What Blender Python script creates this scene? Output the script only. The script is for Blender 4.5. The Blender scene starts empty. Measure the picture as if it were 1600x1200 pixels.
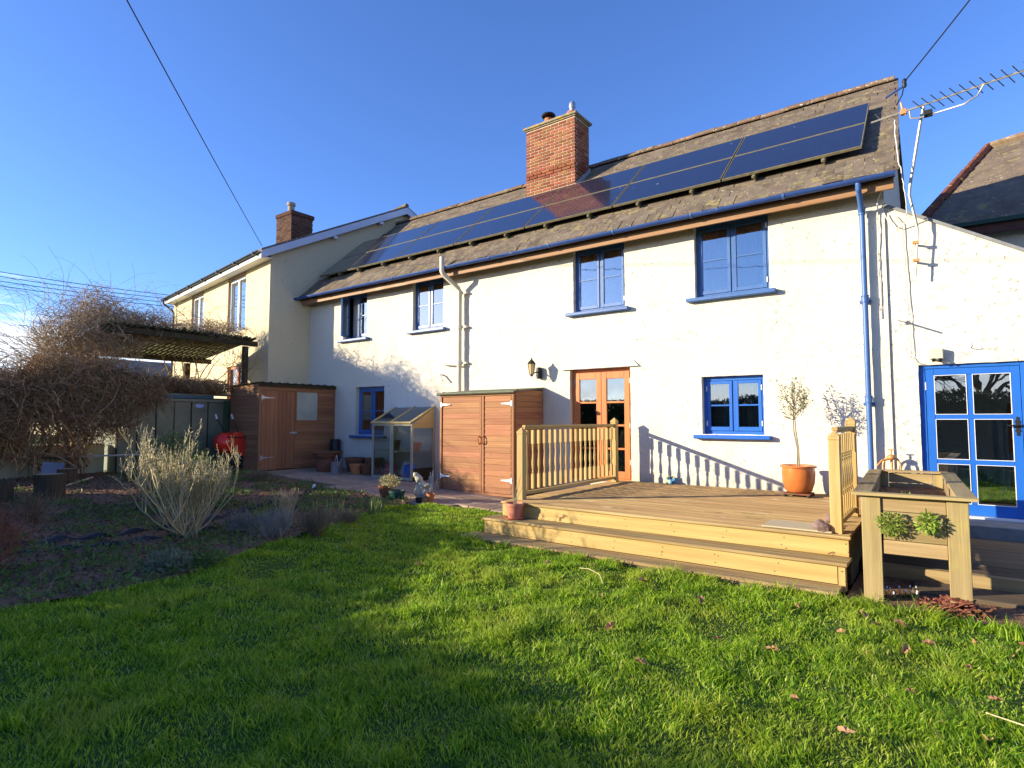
import bpy, bmesh, math, random
import numpy as np
from mathutils import Vector, Matrix, noise
random.seed(7); rng = np.random.default_rng(7)
S = bpy.context.scene
COL = S.collection
R = math.radians
PI = math.pi
# ---------------------------------------------------------------- camera
F_PX, PITCH, YAW = 914.0, math.atan(56/914.), math.atan2(679, 914)
cd = bpy.data.cameras.new('camera'); cam = bpy.data.objects.new('camera', cd); COL.objects.link(cam)
cd.sensor_width = 36; cd.lens = 36*F_PX/1600; cd.clip_end = 3000; cd.clip_start = 0.05
cf = Vector((-math.sin(YAW)*math.cos(PITCH), math.cos(YAW)*math.cos(PITCH), math.sin(PITCH)))
cr = Vector((math.cos(YAW), math.sin(YAW), 0)); cu = cr.cross(cf)
mm = Matrix((cr, cu, -cf)).transposed().to_4x4(); mm.translation = Vector((0, -9.5, 1.5))
cam.matrix_world = mm
S.camera = cam
# ---------------------------------------------------------------- sky, sun, exposure
SUNDIR = Vector((-1.07, -1.0, .364)).normalized()          # towards the sun
EL = math.asin(SUNDIR.z); AZ = math.atan2(SUNDIR.x, SUNDIR.y)
w = bpy.data.worlds.new('World'); S.world = w; w.use_nodes = True
nt = w.node_tree; N = nt.nodes; L = nt.links; N.clear()
out = N.new('ShaderNodeOutputWorld'); bg = N.new('ShaderNodeBackground'); sky = N.new('ShaderNodeTexSky')
sky.sky_type = 'NISHITA'; sky.sun_disc = False; sky.sun_elevation = EL; sky.sun_rotation = AZ
sky.altitude = 0; sky.air_density = 1.0; sky.dust_density = 0.4; sky.ozone_density = 4.0
bg.inputs['Strength'].default_value = 0.10
tc = N.new('ShaderNodeTexCoord'); sep = N.new('ShaderNodeSeparateXYZ'); L.new(tc.outputs['Generated'], sep.inputs[0])
mp = N.new('ShaderNodeMapping'); mp.inputs['Scale'].default_value = (2.2, 2.2, 16); L.new(tc.outputs['Generated'], mp.inputs[0])
cn = N.new('ShaderNodeTexNoise'); cn.inputs['Scale'].default_value = 1.6; cn.inputs['Detail'].default_value = 7; cn.inputs['Roughness'].default_value = .6
L.new(mp.outputs[0], cn.inputs['Vector'])
band = N.new('ShaderNodeValToRGB')                                   # low cloud bank near the horizon, all round
e = band.color_ramp.elements; e[0].position = 0.0; e[0].color = (1, 1, 1, 1); e[1].position = .30; e[1].color = (0, 0, 0, 1)
e2 = band.color_ramp.elements.new(.10); e2.color = (.9, .9, .9, 1); e3 = band.color_ramp.elements.new(.17); e3.color = (.45, .45, .45, 1)
L.new(sep.outputs['Z'], band.inputs[0])
ad0 = N.new('ShaderNodeMath'); ad0.operation = 'MULTIPLY_ADD'; L.new(band.outputs[0], ad0.inputs[0]); ad0.inputs[1].default_value = .5; ad0.inputs[2].default_value = -.24
ad = N.new('ShaderNodeMath'); ad.operation = 'ADD'; L.new(cn.outputs['Fac'], ad.inputs[0]); L.new(ad0.outputs[0], ad.inputs[1])
cr2 = N.new('ShaderNodeValToRGB'); cr2.color_ramp.elements[0].position = .57; cr2.color_ramp.elements[0].color = (0, 0, 0, 1)
cr2.color_ramp.elements[1].position = .74; cr2.color_ramp.elements[1].color = (.85, .85, .85, 1)
L.new(ad.outputs[0], cr2.inputs[0])
hs = N.new('ShaderNodeMixRGB'); hs.blend_type = 'MULTIPLY'; hs.inputs[0].default_value = 1; hs.inputs[2].default_value = (.98, 1.14, 1.62, 1); L.new(sky.outputs[0], hs.inputs[1])
cm = N.new('ShaderNodeMixRGB'); L.new(cr2.outputs[0], cm.inputs[0]); L.new(hs.outputs[0], cm.inputs[1]); cm.inputs[2].default_value = (8.2, 8.4, 8.8, 1)
L.new(cm.outputs[0], bg.inputs['Color']); L.new(bg.outputs[0], out.inputs['Surface'])
sd = bpy.data.lights.new('sun', 'SUN'); sun = bpy.data.objects.new('sun', sd); COL.objects.link(sun)
sd.energy = 5.0; sd.angle = R(.5); sd.color = (1, .87, .62)
sun.rotation_euler = SUNDIR.to_track_quat('Z', 'Y').to_euler()
S.view_settings.view_transform = 'Standard'; S.view_settings.look = 'None'
S.view_settings.gamma = 1; S.view_settings.exposure = 1.02; S.view_settings.use_curve_mapping = False

# ---------------------------------------------------------------- helpers
class MB:
    def __init__(s): s.v = []; s.f = []
    def add(s, vs, fs):
        n = len(s.v); s.v += [tuple(p) for p in vs]; s.f += [tuple(i+n for i in f) for f in fs]; return s
    def box(s, a, b, ch=0.0, M=None):
        x0, y0, z0 = a; x1, y1, z1 = b
        if ch <= 0:
            vs = [(x0,y0,z0),(x1,y0,z0),(x1,y1,z0),(x0,y1,z0),(x0,y0,z1),(x1,y0,z1),(x1,y1,z1),(x0,y1,z1)]
            fs = [(0,3,2,1),(4,5,6,7),(0,1,5,4),(1,2,6,5),(2,3,7,6),(3,0,4,7)]
        else:
            vs = []; idx = {}
            X = (x0, x1); Y = (y0, y1); Z = (z0, z1)
            for i in (0,1):
                for j in (0,1):
                    for k in (0,1):
                        dx = ch*(1-2*i); dy = ch*(1-2*j); dz = ch*(1-2*k)
                        idx[i,j,k,0] = len(vs); vs.append((X[i], Y[j]+dy, Z[k]+dz))
                        idx[i,j,k,1] = len(vs); vs.append((X[i]+dx, Y[j], Z[k]+dz))
                        idx[i,j,k,2] = len(vs); vs.append((X[i]+dx, Y[j]+dy, Z[k]))
            fs = []; I = idx
            for i in (0,1): f = [I[i,0,0,0],I[i,1,0,0],I[i,1,1,0],I[i,0,1,0]]; fs.append(f if i else f[::-1])
            for j in (0,1): f = [I[0,j,0,1],I[0,j,1,1],I[1,j,1,1],I[1,j,0,1]]; fs.append(f if j else f[::-1])
            for k in (0,1): f = [I[0,0,k,2],I[1,0,k,2],I[1,1,k,2],I[0,1,k,2]]; fs.append(f if k else f[::-1])
            for i in (0,1):
                for j in (0,1):
                    f = [I[i,j,0,0],I[i,j,0,1],I[i,j,1,1],I[i,j,1,0]]; fs.append(f if (i^j) else f[::-1])
            for i in (0,1):
                for k in (0,1):
                    f = [I[i,0,k,0],I[i,1,k,0],I[i,1,k,2],I[i,0,k,2]]; fs.append(f if (i^k) else f[::-1])
            for j in (0,1):
                for k in (0,1):
                    f = [I[0,j,k,1],I[1,j,k,1],I[1,j,k,2],I[0,j,k,2]]; fs.append(f[::-1] if (j^k) else f)
            for i in (0,1):
                for j in (0,1):
                    for k in (0,1):
                        f = [I[i,j,k,0],I[i,j,k,1],I[i,j,k,2]]; fs.append(f if (i^j^k) else f[::-1])
        if M is not None: vs = [M @ Vector(p) for p in vs]
        return s.add(vs, fs)
    def tube(s, pts, rad, n=6, cap=True):
        pts = [Vector(p) for p in pts]; m = len(pts)
        if not hasattr(rad, '__len__'): rad = [rad]*m
        base = len(s.v); up = None
        for i, p in enumerate(pts):
            d = (pts[min(i+1, m-1)]-pts[max(i-1, 0)])
            d = d.normalized() if d.length > 1e-9 else Vector((0,0,1))
            if up is None: up = Vector((0,0,1)) if abs(d.z) < .9 else Vector((1,0,0))
            a = d.cross(up)
            if a.length < 1e-4: a = d.cross(Vector((.3,1,.2)))
            a.normalize(); b = a.cross(d)*-1
            pass
            for k in range(n):
                t = 2*PI*k/n; q = p+(a*math.cos(t)+b*math.sin(t))*rad[i]; s.v.append((q.x,q.y,q.z))
        for i in range(m-1):
            for k in range(n):
                k2 = (k+1) % n; s.f.append((base+i*n+k, base+i*n+k2, base+(i+1)*n+k2, base+(i+1)*n+k))
        if cap: s.f.append(tuple(base+k for k in range(n))[::-1]); s.f.append(tuple(base+(m-1)*n+k for k in range(n)))
        return s
    def lathe(s, prof, c=(0,0,0), n=16, close=False):
        base = len(s.v)
        for r_, z in prof:
            for k in range(n):
                t = 2*PI*k/n; s.v.append((c[0]+r_*math.cos(t), c[1]+r_*math.sin(t), c[2]+z))
        for i in range(len(prof)-1):
            for k in range(n):
                k2 = (k+1) % n; s.f.append((base+i*n+k, base+i*n+k2, base+(i+1)*n+k2, base+(i+1)*n+k))
        s.f.append(tuple(base+k for k in range(n))[::-1]); m = len(prof)-1
        s.f.append(tuple(base+m*n+k for k in range(n)))
        return s
    def prism(s, poly, a, b, axis='y'):
        """poly: 2-D outline, extruded from a to b along axis"""
        n = len(poly)
        def P(p, t):
            return (p[0], t, p[1]) if axis == 'y' else ((t, p[0], p[1]) if axis == 'x' else (p[0], p[1], t))
        vs = [P(p, a) for p in poly]+[P(p, b) for p in poly]
        fs = [tuple(range(n)), tuple(range(2*n-1, n-1, -1))]+[(i+n, (i+1) % n+n, (i+1) % n, i) for i in range(n)]
        return s.add(vs, fs)
    def quad(s, a, b, c, d): return s.add([a,b,c,d], [(0,1,2,3)])
    def ellip(s, c, r, nu=12, nv=8, M=None):
        prof = [(math.sin(PI*i/nv), -math.cos(PI*i/nv)) for i in range(nv+1)]
        t = MB().lathe([(max(a,.01), b) for a, b in prof], n=nu)
        vs = [Vector((p[0]*r[0], p[1]*r[1], p[2]*r[2])) for p in t.v]
        if M is not None: vs = [M @ p for p in vs]
        return s.add([p+Vector(c) for p in vs], t.f)
    def mesh(s, name, mt, smooth=False):
        me = bpy.data.meshes.new(name); me.from_pydata(s.v, [], s.f); me.update()
        if smooth:
            me.polygons.foreach_set('use_smooth', [True]*len(me.polygons))
        if mt: me.materials.append(mt)
        return me
def fixn(me):
    bm = bmesh.new(); bm.from_mesh(me); bmesh.ops.recalc_face_normals(bm, faces=bm.faces); bm.to_mesh(me); bm.free()
def link(name, me, parent=None, loc=None, rot=None):
    o = bpy.data.objects.new(name, me); COL.objects.link(o)
    if parent: o.parent = parent
    if loc: o.location = loc
    if rot: o.rotation_euler = rot
    return o
def obj(name, mb, mt, parent=None, smooth=False, loc=None, rot=None, label=None, nrm=True):
    me = mb.mesh(name, mt, smooth)
    if nrm: fixn(me)
    if smooth:
        try: me.set_sharp_from_angle(angle=R(40))
        except Exception: pass
    o = link(name, me, parent, loc, rot)
    if label: o['label'] = label
    return o
def tag(o, label=None, cat=None, group=None, kind=None):
    if label: o['label'] = label
    if cat: o['category'] = cat
    if group: o['group'] = group
    if kind: o['kind'] = kind
    return o
def thing(name, label, cat, loc=(0,0,0), rz=0, group=None):
    o = bpy.data.objects.new(name, None); COL.objects.link(o); o.location = loc; o.rotation_euler = (0,0,rz)
    o.empty_display_size = .1
    return tag(o, label, cat, group)
def copy_tree(o, parent=None):
    c = o.copy(); COL.objects.link(c); c.parent = parent
    for ch in list(o.children): copy_tree(ch, c)
    return c
def npmesh(name, V, Fq, mt, parent=None, smooth=False):
    me = bpy.data.meshes.new(name); V = np.asarray(V, np.float32); Fq = np.asarray(Fq, np.int32)
    k = Fq.shape[1]; n = len(Fq)
    me.vertices.add(len(V)); me.vertices.foreach_set('co', V.ravel())
    me.loops.add(n*k); me.loops.foreach_set('vertex_index', Fq.ravel())
    me.polygons.add(n); me.polygons.foreach_set('loop_start', np.arange(0, n*k, k, dtype=np.int32))
    try: me.polygons.foreach_set('loop_total', np.full(n, k, np.int32))
    except Exception: pass
    me.update(calc_edges=True)
    if smooth: me.polygons.foreach_set('use_smooth', np.ones(n, bool))
    me.materials.append(mt)
    return link(name, me, parent)
def nz(x, y, z=0.0): return noise.noise(Vector((x, y, z)))
def G(x): return .035*max(0, -4.5-x) if x > -30 else .035*25.5

# ---------------------------------------------------------------- materials
def newmat(name):
    m = bpy.data.materials.new(name); m.use_nodes = True; t = m.node_tree
    return m, t, t.nodes['Principled BSDF']
def pm(name, c1, c2=None, scale=5, rough=.7, bump=0, bscale=None, grain=None, spots=(), spec=.3, metal=0, rand=.0, trans=0, det=6, isl=0, contrast=(.3,.7), coat=0):
    """procedural material: two-tone noise, grain axis stretch, spots, object or island variation, bump"""
    m, t, b = newmat(name); n = t.nodes; l = t.links
    b.inputs['Roughness'].default_value = rough; b.inputs['Specular IOR Level'].default_value = spec if rough < .8 else min(spec, .06); b.inputs['Metallic'].default_value = metal
    if coat: b.inputs['Coat Weight'].default_value = coat
    tc = n.new('ShaderNodeTexCoord'); oi = n.new('ShaderNodeObjectInfo')
    va = n.new('ShaderNodeVectorMath'); va.operation = 'ADD'
    sc = n.new('ShaderNodeVectorMath'); sc.operation = 'SCALE'; sc.inputs[3].default_value = 37.0
    cx = n.new('ShaderNodeCombineXYZ')
    for i in range(3): l.new(oi.outputs['Random'], cx.inputs[i])
    l.new(cx.outputs[0], sc.inputs[0]); l.new(tc.outputs['Object'], va.inputs[0]); l.new(sc.outputs[0], va.inputs[1])
    vec = va.outputs[0]
    mp = n.new('ShaderNodeMapping'); l.new(vec, mp.inputs[0])
    s3 = [1,1,1]
    if grain is not None:
        s3 = [16,16,16]; s3['xyz'.index(grain)] = .55
    mp.inputs['Scale'].default_value = s3
    def nzn(sca, d=det, vecs=None, ro=.6):
        q = n.new('ShaderNodeTexNoise'); q.inputs['Scale'].default_value = sca; q.inputs['Detail'].default_value = d; q.inputs['Roughness'].default_value = ro
        l.new(vecs or mp.outputs[0], q.inputs['Vector']); return q
    nn = nzn(scale); rp = n.new('ShaderNodeValToRGB'); l.new(nn.outputs['Fac'], rp.inputs[0])
    rp.color_ramp.elements[0].position = contrast[0]; rp.color_ramp.elements[0].color = (*c1, 1)
    rp.color_ramp.elements[1].position = contrast[1]; rp.color_ramp.elements[1].color = (*(c2 or c1), 1)
    colr = rp.outputs[0]
    if rand or isl:
        hv = n.new('ShaderNodeHueSaturation'); mr = n.new('ShaderNodeMapRange')
        src = oi.outputs['Random']
        if isl: g = n.new('ShaderNodeNewGeometry'); src = g.outputs['Random Per Island']
        a = rand or isl
        mr.inputs['To Min'].default_value = 1-a; mr.inputs['To Max'].default_value = 1+a
        l.new(src, mr.inputs[0]); l.new(mr.outputs[0], hv.inputs['Value'])
        mr2 = n.new('ShaderNodeMapRange'); mr2.inputs['To Min'].default_value = .5-a*.06; mr2.inputs['To Max'].default_value = .5+a*.06
        fr = n.new('ShaderNodeMath'); fr.operation = 'MULTIPLY'; fr.inputs[1].default_value = 7.31
        f2 = n.new('ShaderNodeMath'); f2.operation = 'FRACT'; l.new(src, fr.inputs[0]); l.new(fr.outputs[0], f2.inputs[0])
        l.new(f2.outputs[0], mr2.inputs[0]); l.new(mr2.outputs[0], hv.inputs['Hue'])
        l.new(colr, hv.inputs['Color']); colr = hv.outputs[0]
    for (scol, ssc, th, soft) in spots:
        q = nzn(ssc, 5, vec, .65); r2 = n.new('ShaderNodeValToRGB'); l.new(q.outputs['Fac'], r2.inputs[0])
        r2.color_ramp.elements[0].position = th; r2.color_ramp.elements[0].color = (0,0,0,1)
        r2.color_ramp.elements[1].position = th+soft; r2.color_ramp.elements[1].color = (1,1,1,1)
        mx = n.new('ShaderNodeMixRGB'); l.new(r2.outputs[0], mx.inputs[0]); l.new(colr, mx.inputs[1]); mx.inputs[2].default_value = (*scol, 1)
        colr = mx.outputs[0]
    l.new(colr, b.inputs['Base Color'])
    if bump:
        bp = n.new('ShaderNodeBump'); bp.inputs['Strength'].default_value = 1; bp.inputs['Distance'].default_value = bump
        q = nzn(bscale or scale*4, 6); l.new(q.outputs['Fac'], bp.inputs['Height']); l.new(bp.outputs[0], b.inputs['Normal'])
    if trans:
        tr = n.new('ShaderNodeBsdfTranslucent'); l.new(colr, tr.inputs['Color']); ms = n.new('ShaderNodeMixShader'); ms.inputs[0].default_value = trans
        l.new(b.outputs[0], ms.inputs[1]); l.new(tr.outputs[0], ms.inputs[2]); l.new(ms.outputs[0], n['Material Output'].inputs['Surface'])
    return m
def render_wall(name, base, warm, dirt=.5):
    m, t, b = newmat(name); n = t.nodes; l = t.links; b.inputs['Roughness'].default_value = .85; b.inputs['Specular IOR Level'].default_value = .15
    tc = n.new('ShaderNodeTexCoord'); V = tc.outputs['Object']
    def nzn(s, d=5, r=.6):
        q = n.new('ShaderNodeTexNoise'); q.inputs['Scale'].default_value = s; q.inputs['Detail'].default_value = d; q.inputs['Roughness'].default_value = r; l.new(V, q.inputs['Vector']); return q
    def ramp(src, a, c, ca=(0,0,0,1), cb=(1,1,1,1)):
        q = n.new('ShaderNodeValToRGB'); l.new(src, q.inputs[0]); q.color_ramp.elements[0].position = a; q.color_ramp.elements[1].position = c
        q.color_ramp.elements[0].color = ca; q.color_ramp.elements[1].color = cb; return q.outputs[0]
    c = ramp(nzn(.45, 4).outputs['Fac'], .35, .68, (*base, 1), (*warm, 1))
    # chips and pits, gathered in patches
    patch = ramp(nzn(.8, 3).outputs['Fac'], .46, .66); chip = ramp(nzn(17, 4, .55).outputs['Fac'], .63, .68)
    mu = n.new('ShaderNodeMath'); mu.operation = 'MULTIPLY'; l.new(patch, mu.inputs[0]); l.new(chip, mu.inputs[1])
    mu2 = n.new('ShaderNodeMath'); mu2.operation = 'MULTIPLY'; l.new(mu.outputs[0], mu2.inputs[0]); mu2.inputs[1].default_value = dirt
    mx = n.new('ShaderNodeMixRGB'); l.new(mu2.outputs[0], mx.inputs[0]); l.new(c, mx.inputs[1]); mx.inputs[2].default_value = (.32, .26, .17, 1)
    st = ramp(nzn(2.6, 6, .7).outputs['Fac'], .56, .8); mu3 = n.new('ShaderNodeMath'); mu3.operation = 'MULTIPLY'; l.new(st, mu3.inputs[0]); mu3.inputs[1].default_value = .35*dirt
    m2 = n.new('ShaderNodeMixRGB'); l.new(mu3.outputs[0], m2.inputs[0]); l.new(mx.outputs[0], m2.inputs[1]); m2.inputs[2].default_value = (.62, .52, .33, 1)
    # grime towards the base of the wall, with a ragged edge
    sp = n.new('ShaderNodeSeparateXYZ'); l.new(V, sp.inputs[0])
    gm = n.new('ShaderNodeMath'); gm.operation = 'MULTIPLY_ADD'; l.new(nzn(5, 5).outputs['Fac'], gm.inputs[0]); gm.inputs[1].default_value = .5; l.new(sp.outputs['Z'], gm.inputs[2])
    gr = ramp(gm.outputs[0], .62, .92, (.55,.55,.55,1), (0,0,0,1))
    m3 = n.new('ShaderNodeMixRGB'); l.new(gr, m3.inputs[0]); l.new(m2.outputs[0], m3.inputs[1]); m3.inputs[2].default_value = (.42, .4, .3, 1)
    smp = n.new('ShaderNodeMapping'); smp.inputs['Scale'].default_value = (5, 5, .45); l.new(V, smp.inputs[0])
    sq = n.new('ShaderNodeTexNoise'); sq.inputs['Scale'].default_value = 1.6; sq.inputs['Detail'].default_value = 5; l.new(smp.outputs[0], sq.inputs['Vector'])
    sr = ramp(sq.outputs['Fac'], .60, .80, (0,0,0,1), (.30,.30,.30,1)); m4 = n.new('ShaderNodeMixRGB'); l.new(sr, m4.inputs[0]); l.new(m3.outputs[0], m4.inputs[1]); m4.inputs[2].default_value = (.50, .45, .33, 1)
    l.new(m4.outputs[0], b.inputs['Base Color'])
    b1 = n.new('ShaderNodeBump'); b1.inputs['Distance'].default_value = .010; l.new(nzn(9, 7, .62).outputs['Fac'], b1.inputs['Height'])
    b2 = n.new('ShaderNodeBump'); b2.inputs['Distance'].default_value = .008; b2.invert = True; l.new(chip, b2.inputs['Height']); l.new(b1.outputs[0], b2.inputs['Normal'])
    l.new(b2.outputs[0], b.inputs['Normal'])
    return m
M_white = render_wall('white_render', (.67,.625,.54), (.65,.585,.46), .85)
M_cream = render_wall('cream_render', (.64,.55,.36), (.60,.51,.33), .25)
M_blue = pm('blue_paint', (.04,.11,.30), (.055,.14,.36), 3, .42, .002, 30, spots=[((.30,.34,.42), 26, .70, .03)], spec=.4)
M_blue_bright = pm('bright_blue_paint', (.012,.105,.44), (.016,.125,.50), 3, .38, .001, 30, spots=[((.35,.4,.5), 30, .72, .02)], spec=.45)
M_blue_old = pm('faded_blue_plastic', (.02,.055,.20), (.035,.08,.27), 4, .4, .001, 30, spots=[((.16,.19,.26), 7, .62, .1)])
M_brownwood = pm('orange_brown_wood', (.46,.125,.03), (.58,.19,.05), 3, .45, .002, 10, grain='z', coat=.1)
M_fascia = pm('weathered_fascia', (.26,.13,.06), (.34,.19,.10), 1.2, .6, .002, 12, grain='x', spots=[((.55,.45,.32), .35, .58, .12)])
M_shedwood = pm('brown_stained_boards', (.27,.115,.052), (.40,.19,.09), 2.2, .75, .003, 9, grain='x', rand=.14, spots=[((.1,.05,.03), 9, .70, .04)])
M_shedwood_v = pm('brown_stained_boards_upright', (.25,.105,.048), (.37,.17,.08), 2.2, .75, .003, 9, grain='z', rand=.14)
M_shedwood_y = pm('brown_stained_boards_cross', (.25,.105,.048), (.37,.17,.08), 2.2, .75, .003, 9, grain='y', rand=.14)
M_felt = pm('green_roof_felt', (.13,.15,.11), (.2,.21,.15), 8, .9, .003, 60)
PINE = ((.39,.25,.085), (.53,.375,.15))
M_pine_x = pm('treated_pine_x', *PINE, 1.6, .7, .002, 8, grain='x', rand=.1, spots=[((.14,.075,.03), 6, .675, .025), ((.30,.27,.13), 1.6, .6, .2)])
M_pine_y = pm('treated_pine_y', *PINE, 1.6, .7, .002, 8, grain='y', rand=.1, spots=[((.30,.27,.13), 1.6, .62, .2)])
M_pine_z = pm('treated_pine_z', *PINE, 1.6, .7, .002, 8, grain='z', rand=.1, spots=[((.33,.33,.12), 1.8, .58, .2)])
M_deck = pm('weathered_deck', (.22,.135,.06), (.44,.30,.15), 1.6, .85, .003, 9, grain='x', rand=.12, spots=[((.50,.40,.26), 2.2, .6, .12), ((.13,.10,.05), 1.3, .60, .12)])
M_tread = pm('worn_tread', (.22,.14,.06), (.48,.35,.17), 1.4, .8, .003, 9, grain='x', rand=.08)
M_newboard = pm('pale_board', (.40,.33,.2), (.5,.42,.27), 1.6, .75, .002, 9, grain='x', rand=.05)
M_grey_x = pm('weathered_planter_x', (.26,.18,.085), (.44,.33,.17), 1.3, .8, .003, 8, grain='x', rand=.16, spots=[((.36,.27,.12), 1.7, .57, .2)])
M_grey_y = pm('weathered_planter_y', (.23,.165,.085), (.40,.31,.17), 1.3, .8, .003, 8, grain='y', rand=.16, spots=[((.36,.28,.12), 1.7, .57, .2)])
M_grey_z = pm('weathered_planter_z', (.28,.21,.10), (.44,.34,.17), 1.3, .8, .003, 8, grain='z', rand=.12, spots=[((.38,.31,.11), 1.7, .55, .2)])
M_sleeper = pm('old_sleepers', (.10,.075,.05), (.2,.155,.105), 1.5, .85, .004, 8, grain='x', rand=.2)
M_slate = pm('slate', (.115,.088,.068), (.185,.148,.112), 5, .8, .004, 30, rand=.18, spots=[((.27,.22,.10), 6, .55, .12), ((.50,.46,.34), 19, .64, .03), ((.42,.27,.08), 12, .70, .03)])
M_slate_far = pm('slate_joined', (.115,.088,.068), (.195,.155,.118), 3, .8, .004, 30, isl=.18, spots=[((.27,.22,.10), 5, .55, .12), ((.50,.46,.34), 16, .64, .03), ((.42,.27,.08), 9, .70, .03)])
M_ridge = pm('lichened_ridge_tile', (.15,.10,.065), (.26,.175,.11), 5, .9, .006, 30, rand=.2, spots=[((.45,.26,.07), 6, .62, .06), ((.50,.48,.40), 14, .60, .03)])
M_under = pm('dark_underlay', (.03,.026,.022), None, 4, .9)
M_darkwood = pm('dark_aged_wood', (.045,.038,.028), (.10,.08,.05), 2, .85, .003, 12, grain='y', rand=.2, spots=[((.10,.12,.04), 3, .58, .1)])
M_darkwood_z = pm('dark_aged_post', (.045,.038,.028), (.09,.075,.05), 2, .85, .003, 12, grain='z')
M_brick = pm('red_brick', (.20,.07,.035), (.32,.12,.065), 9, .85, .004, 40, rand=.28, spots=[((.20,.12,.08), 7, .62, .1)])
M_brick_far = pm('red_brick_joined', (.17,.065,.04), (.26,.10,.06), 9, .85, .004, 40, isl=.25)
M_mortar = pm('lime_mortar', (.56,.46,.34), (.66,.56,.42), 12, .95, .004, 50)
M_lead = pm('lead_flashing', (.30,.31,.33), (.42,.43,.45), 6, .55, .002, 20, metal=.2)
M_terra = pm('terracotta', (.46,.15,.06), (.56,.20,.08), 6, .65, .001, 30, rand=.08)
M_terra_pink = pm('pink_plastic_terracotta', (.50,.17,.11), (.56,.21,.14), 4, .55)
M_terra_dark = pm('dull_terracotta', (.17,.075,.045), (.25,.11,.06), 6, .8, .001, 30, rand=.1, spots=[((.14,.15,.07), 4, .62, .1)])
M_glaze = pm('glazed_terracotta', (.50,.14,.035), (.60,.19,.05), 4, .22, .0006, 20, spots=[((.38,.12,.04), 3, .6, .1)], spec=.5, coat=.4)
M_soil = pm('bark_soil', (.13,.072,.042), (.36,.22,.135), 22, .95, .02, 45, contrast=(.35,.75))
M_lawnbase = pm('lawn_soil', (.045,.08,.015), (.09,.14,.03), 12, .95, .02, 40)
M_black = pm('black_metal', (.012,.012,.012), (.025,.022,.02), 8, .5)
M_black_plastic = pm('black_plastic', (.015,.016,.018), None, 5, .35)
M_galv = pm('galvanised_metal', (.34,.36,.40), (.52,.54,.58), 9, .4, .001, 20, metal=.75)
M_alum = pm('dull_aluminium', (.26,.25,.22), (.40,.38,.33), 12, .45, .0006, 40, metal=.5, spots=[((.28,.2,.12), 20, .66, .04)])
M_white_p = pm('white_paint', (.76,.77,.78), (.70,.71,.73), 5, .5)
M_white_pl = pm('white_plastic', (.72,.70,.64), None, 5, .4)
M_cream_pl = pm('cream_painted_pipe', (.62,.56,.42), (.68,.62,.48), 3, .5, .001, 20, spots=[((.4,.34,.22), 6, .64, .06)])
M_cable = pm('grey_cable', (.5,.47,.4), None, 4, .6)
M_wire = pm('black_cable', (.01,.01,.012), None, 4, .6)
M_green_metal = pm('dull_green_sheet_metal', (.12,.13,.085), (.19,.20,.13), 2.5, .45, .002, 5, spots=[((.07,.065,.05), 3, .6, .15)], spec=.5)
M_blue_film = pm('dusty_blue_plastic', (.03,.10,.17), (.05,.14,.22), 6, .5)
M_red = pm('red_paint', (.80,.03,.015), (.70,.03,.015), 3, .35, coat=.3)
M_rubber = pm('black_rubber', (.02,.02,.02), None, 20, .8)
M_greenpl = pm('dark_green_plastic', (.01,.05,.045), (.015,.065,.055), 4, .4)
M_stone = pm('weathered_stone', (.34,.31,.24), (.52,.48,.39), 12, .9, .006, 50, spots=[((.16,.15,.11), 7, .62, .08)])
M_rock = pm('purple_grey_rock', (.16,.10,.095), (.26,.18,.165), 14, .85, .01, 40)
M_paver = pm('pinkish_paving', (.26,.185,.14), (.40,.30,.23), 5, .9, .004, 40, rand=.16, spots=[((.12,.11,.08), 5, .62, .1)])
M_concrete = pm('grey_concrete', (.17,.175,.18), (.26,.265,.27), 6, .9, .003, 40)
M_log = pm('old_log_bark', (.07,.048,.03), (.17,.12,.075), 5, .95, .01, 14, grain='z', rand=.15)
M_logend = pm('log_end', (.30,.22,.13), (.38,.29,.18), 8, .9)
M_vine = pm('bare_vine', (.22,.13,.07), (.48,.32,.175), 8, .85, isl=.35)
M_vine_grey = pm('grey_vine', (.28,.20,.12), (.54,.41,.26), 8, .85, isl=.35)
M_palestem = pm('pale_stems', (.38,.32,.17), (.56,.48,.27), 10, .75, isl=.25, spots=[((.20,.22,.10), 6, .6, .1)])
M_redstem = pm('red_stems', (.22,.09,.055), (.36,.16,.09), 8, .8, isl=.3)
M_lav = pm('grey_lavender', (.24,.225,.20), (.38,.36,.32), 8, .85, isl=.3)
M_lavbrown = pm('brown_dead_stems', (.19,.14,.085), (.34,.255,.16), 8, .85, isl=.3)
M_straw = pm('straw', (.42,.35,.2), (.55,.47,.3), 8, .8, isl=.2)
M_bark = pm('tree_bark', (.06,.05,.035), (.12,.10,.07), 6, .9, .01, 20)
def leafmat(name, c1, c2, tr=.35, isl=.3, r=.5): return pm(name, c1, c2, 3, r, isl=isl, trans=tr)
M_grass = None
M_leaf = leafmat('green_leaf', (.05,.085,.02), (.09,.14,.03))
M_olive = leafmat('olive_leaf', (.17,.18,.08), (.26,.27,.14), .25)
M_herb = leafmat('herb_leaf', (.22,.30,.05), (.34,.42,.10))
M_weed = leafmat('weed_leaf', (.08,.15,.03), (.17,.25,.06))
M_iris = leafmat('iris_leaf', (.14,.20,.06), (.22,.28,.10))
M_hedge = leafmat('hedge_leaf', (.02,.04,.012), (.04,.07,.02), .2)
M_dead = leafmat('dead_leaf', (.28,.15,.065), (.46,.29,.14), .15)
M_grey_backing = pm('grey_pane_backing', (.30,.32,.31), (.36,.38,.37), 3, .9)
M_curtain = pm('white_net_curtain', (.62,.62,.60), None, 4, .9)
M_interior = pm('dim_interior', (.20,.20,.19), (.26,.25,.24), 2, .9)
M_interior_l = pm('pale_interior', (.55,.50,.42), (.62,.57,.5), 2, .9)
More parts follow.
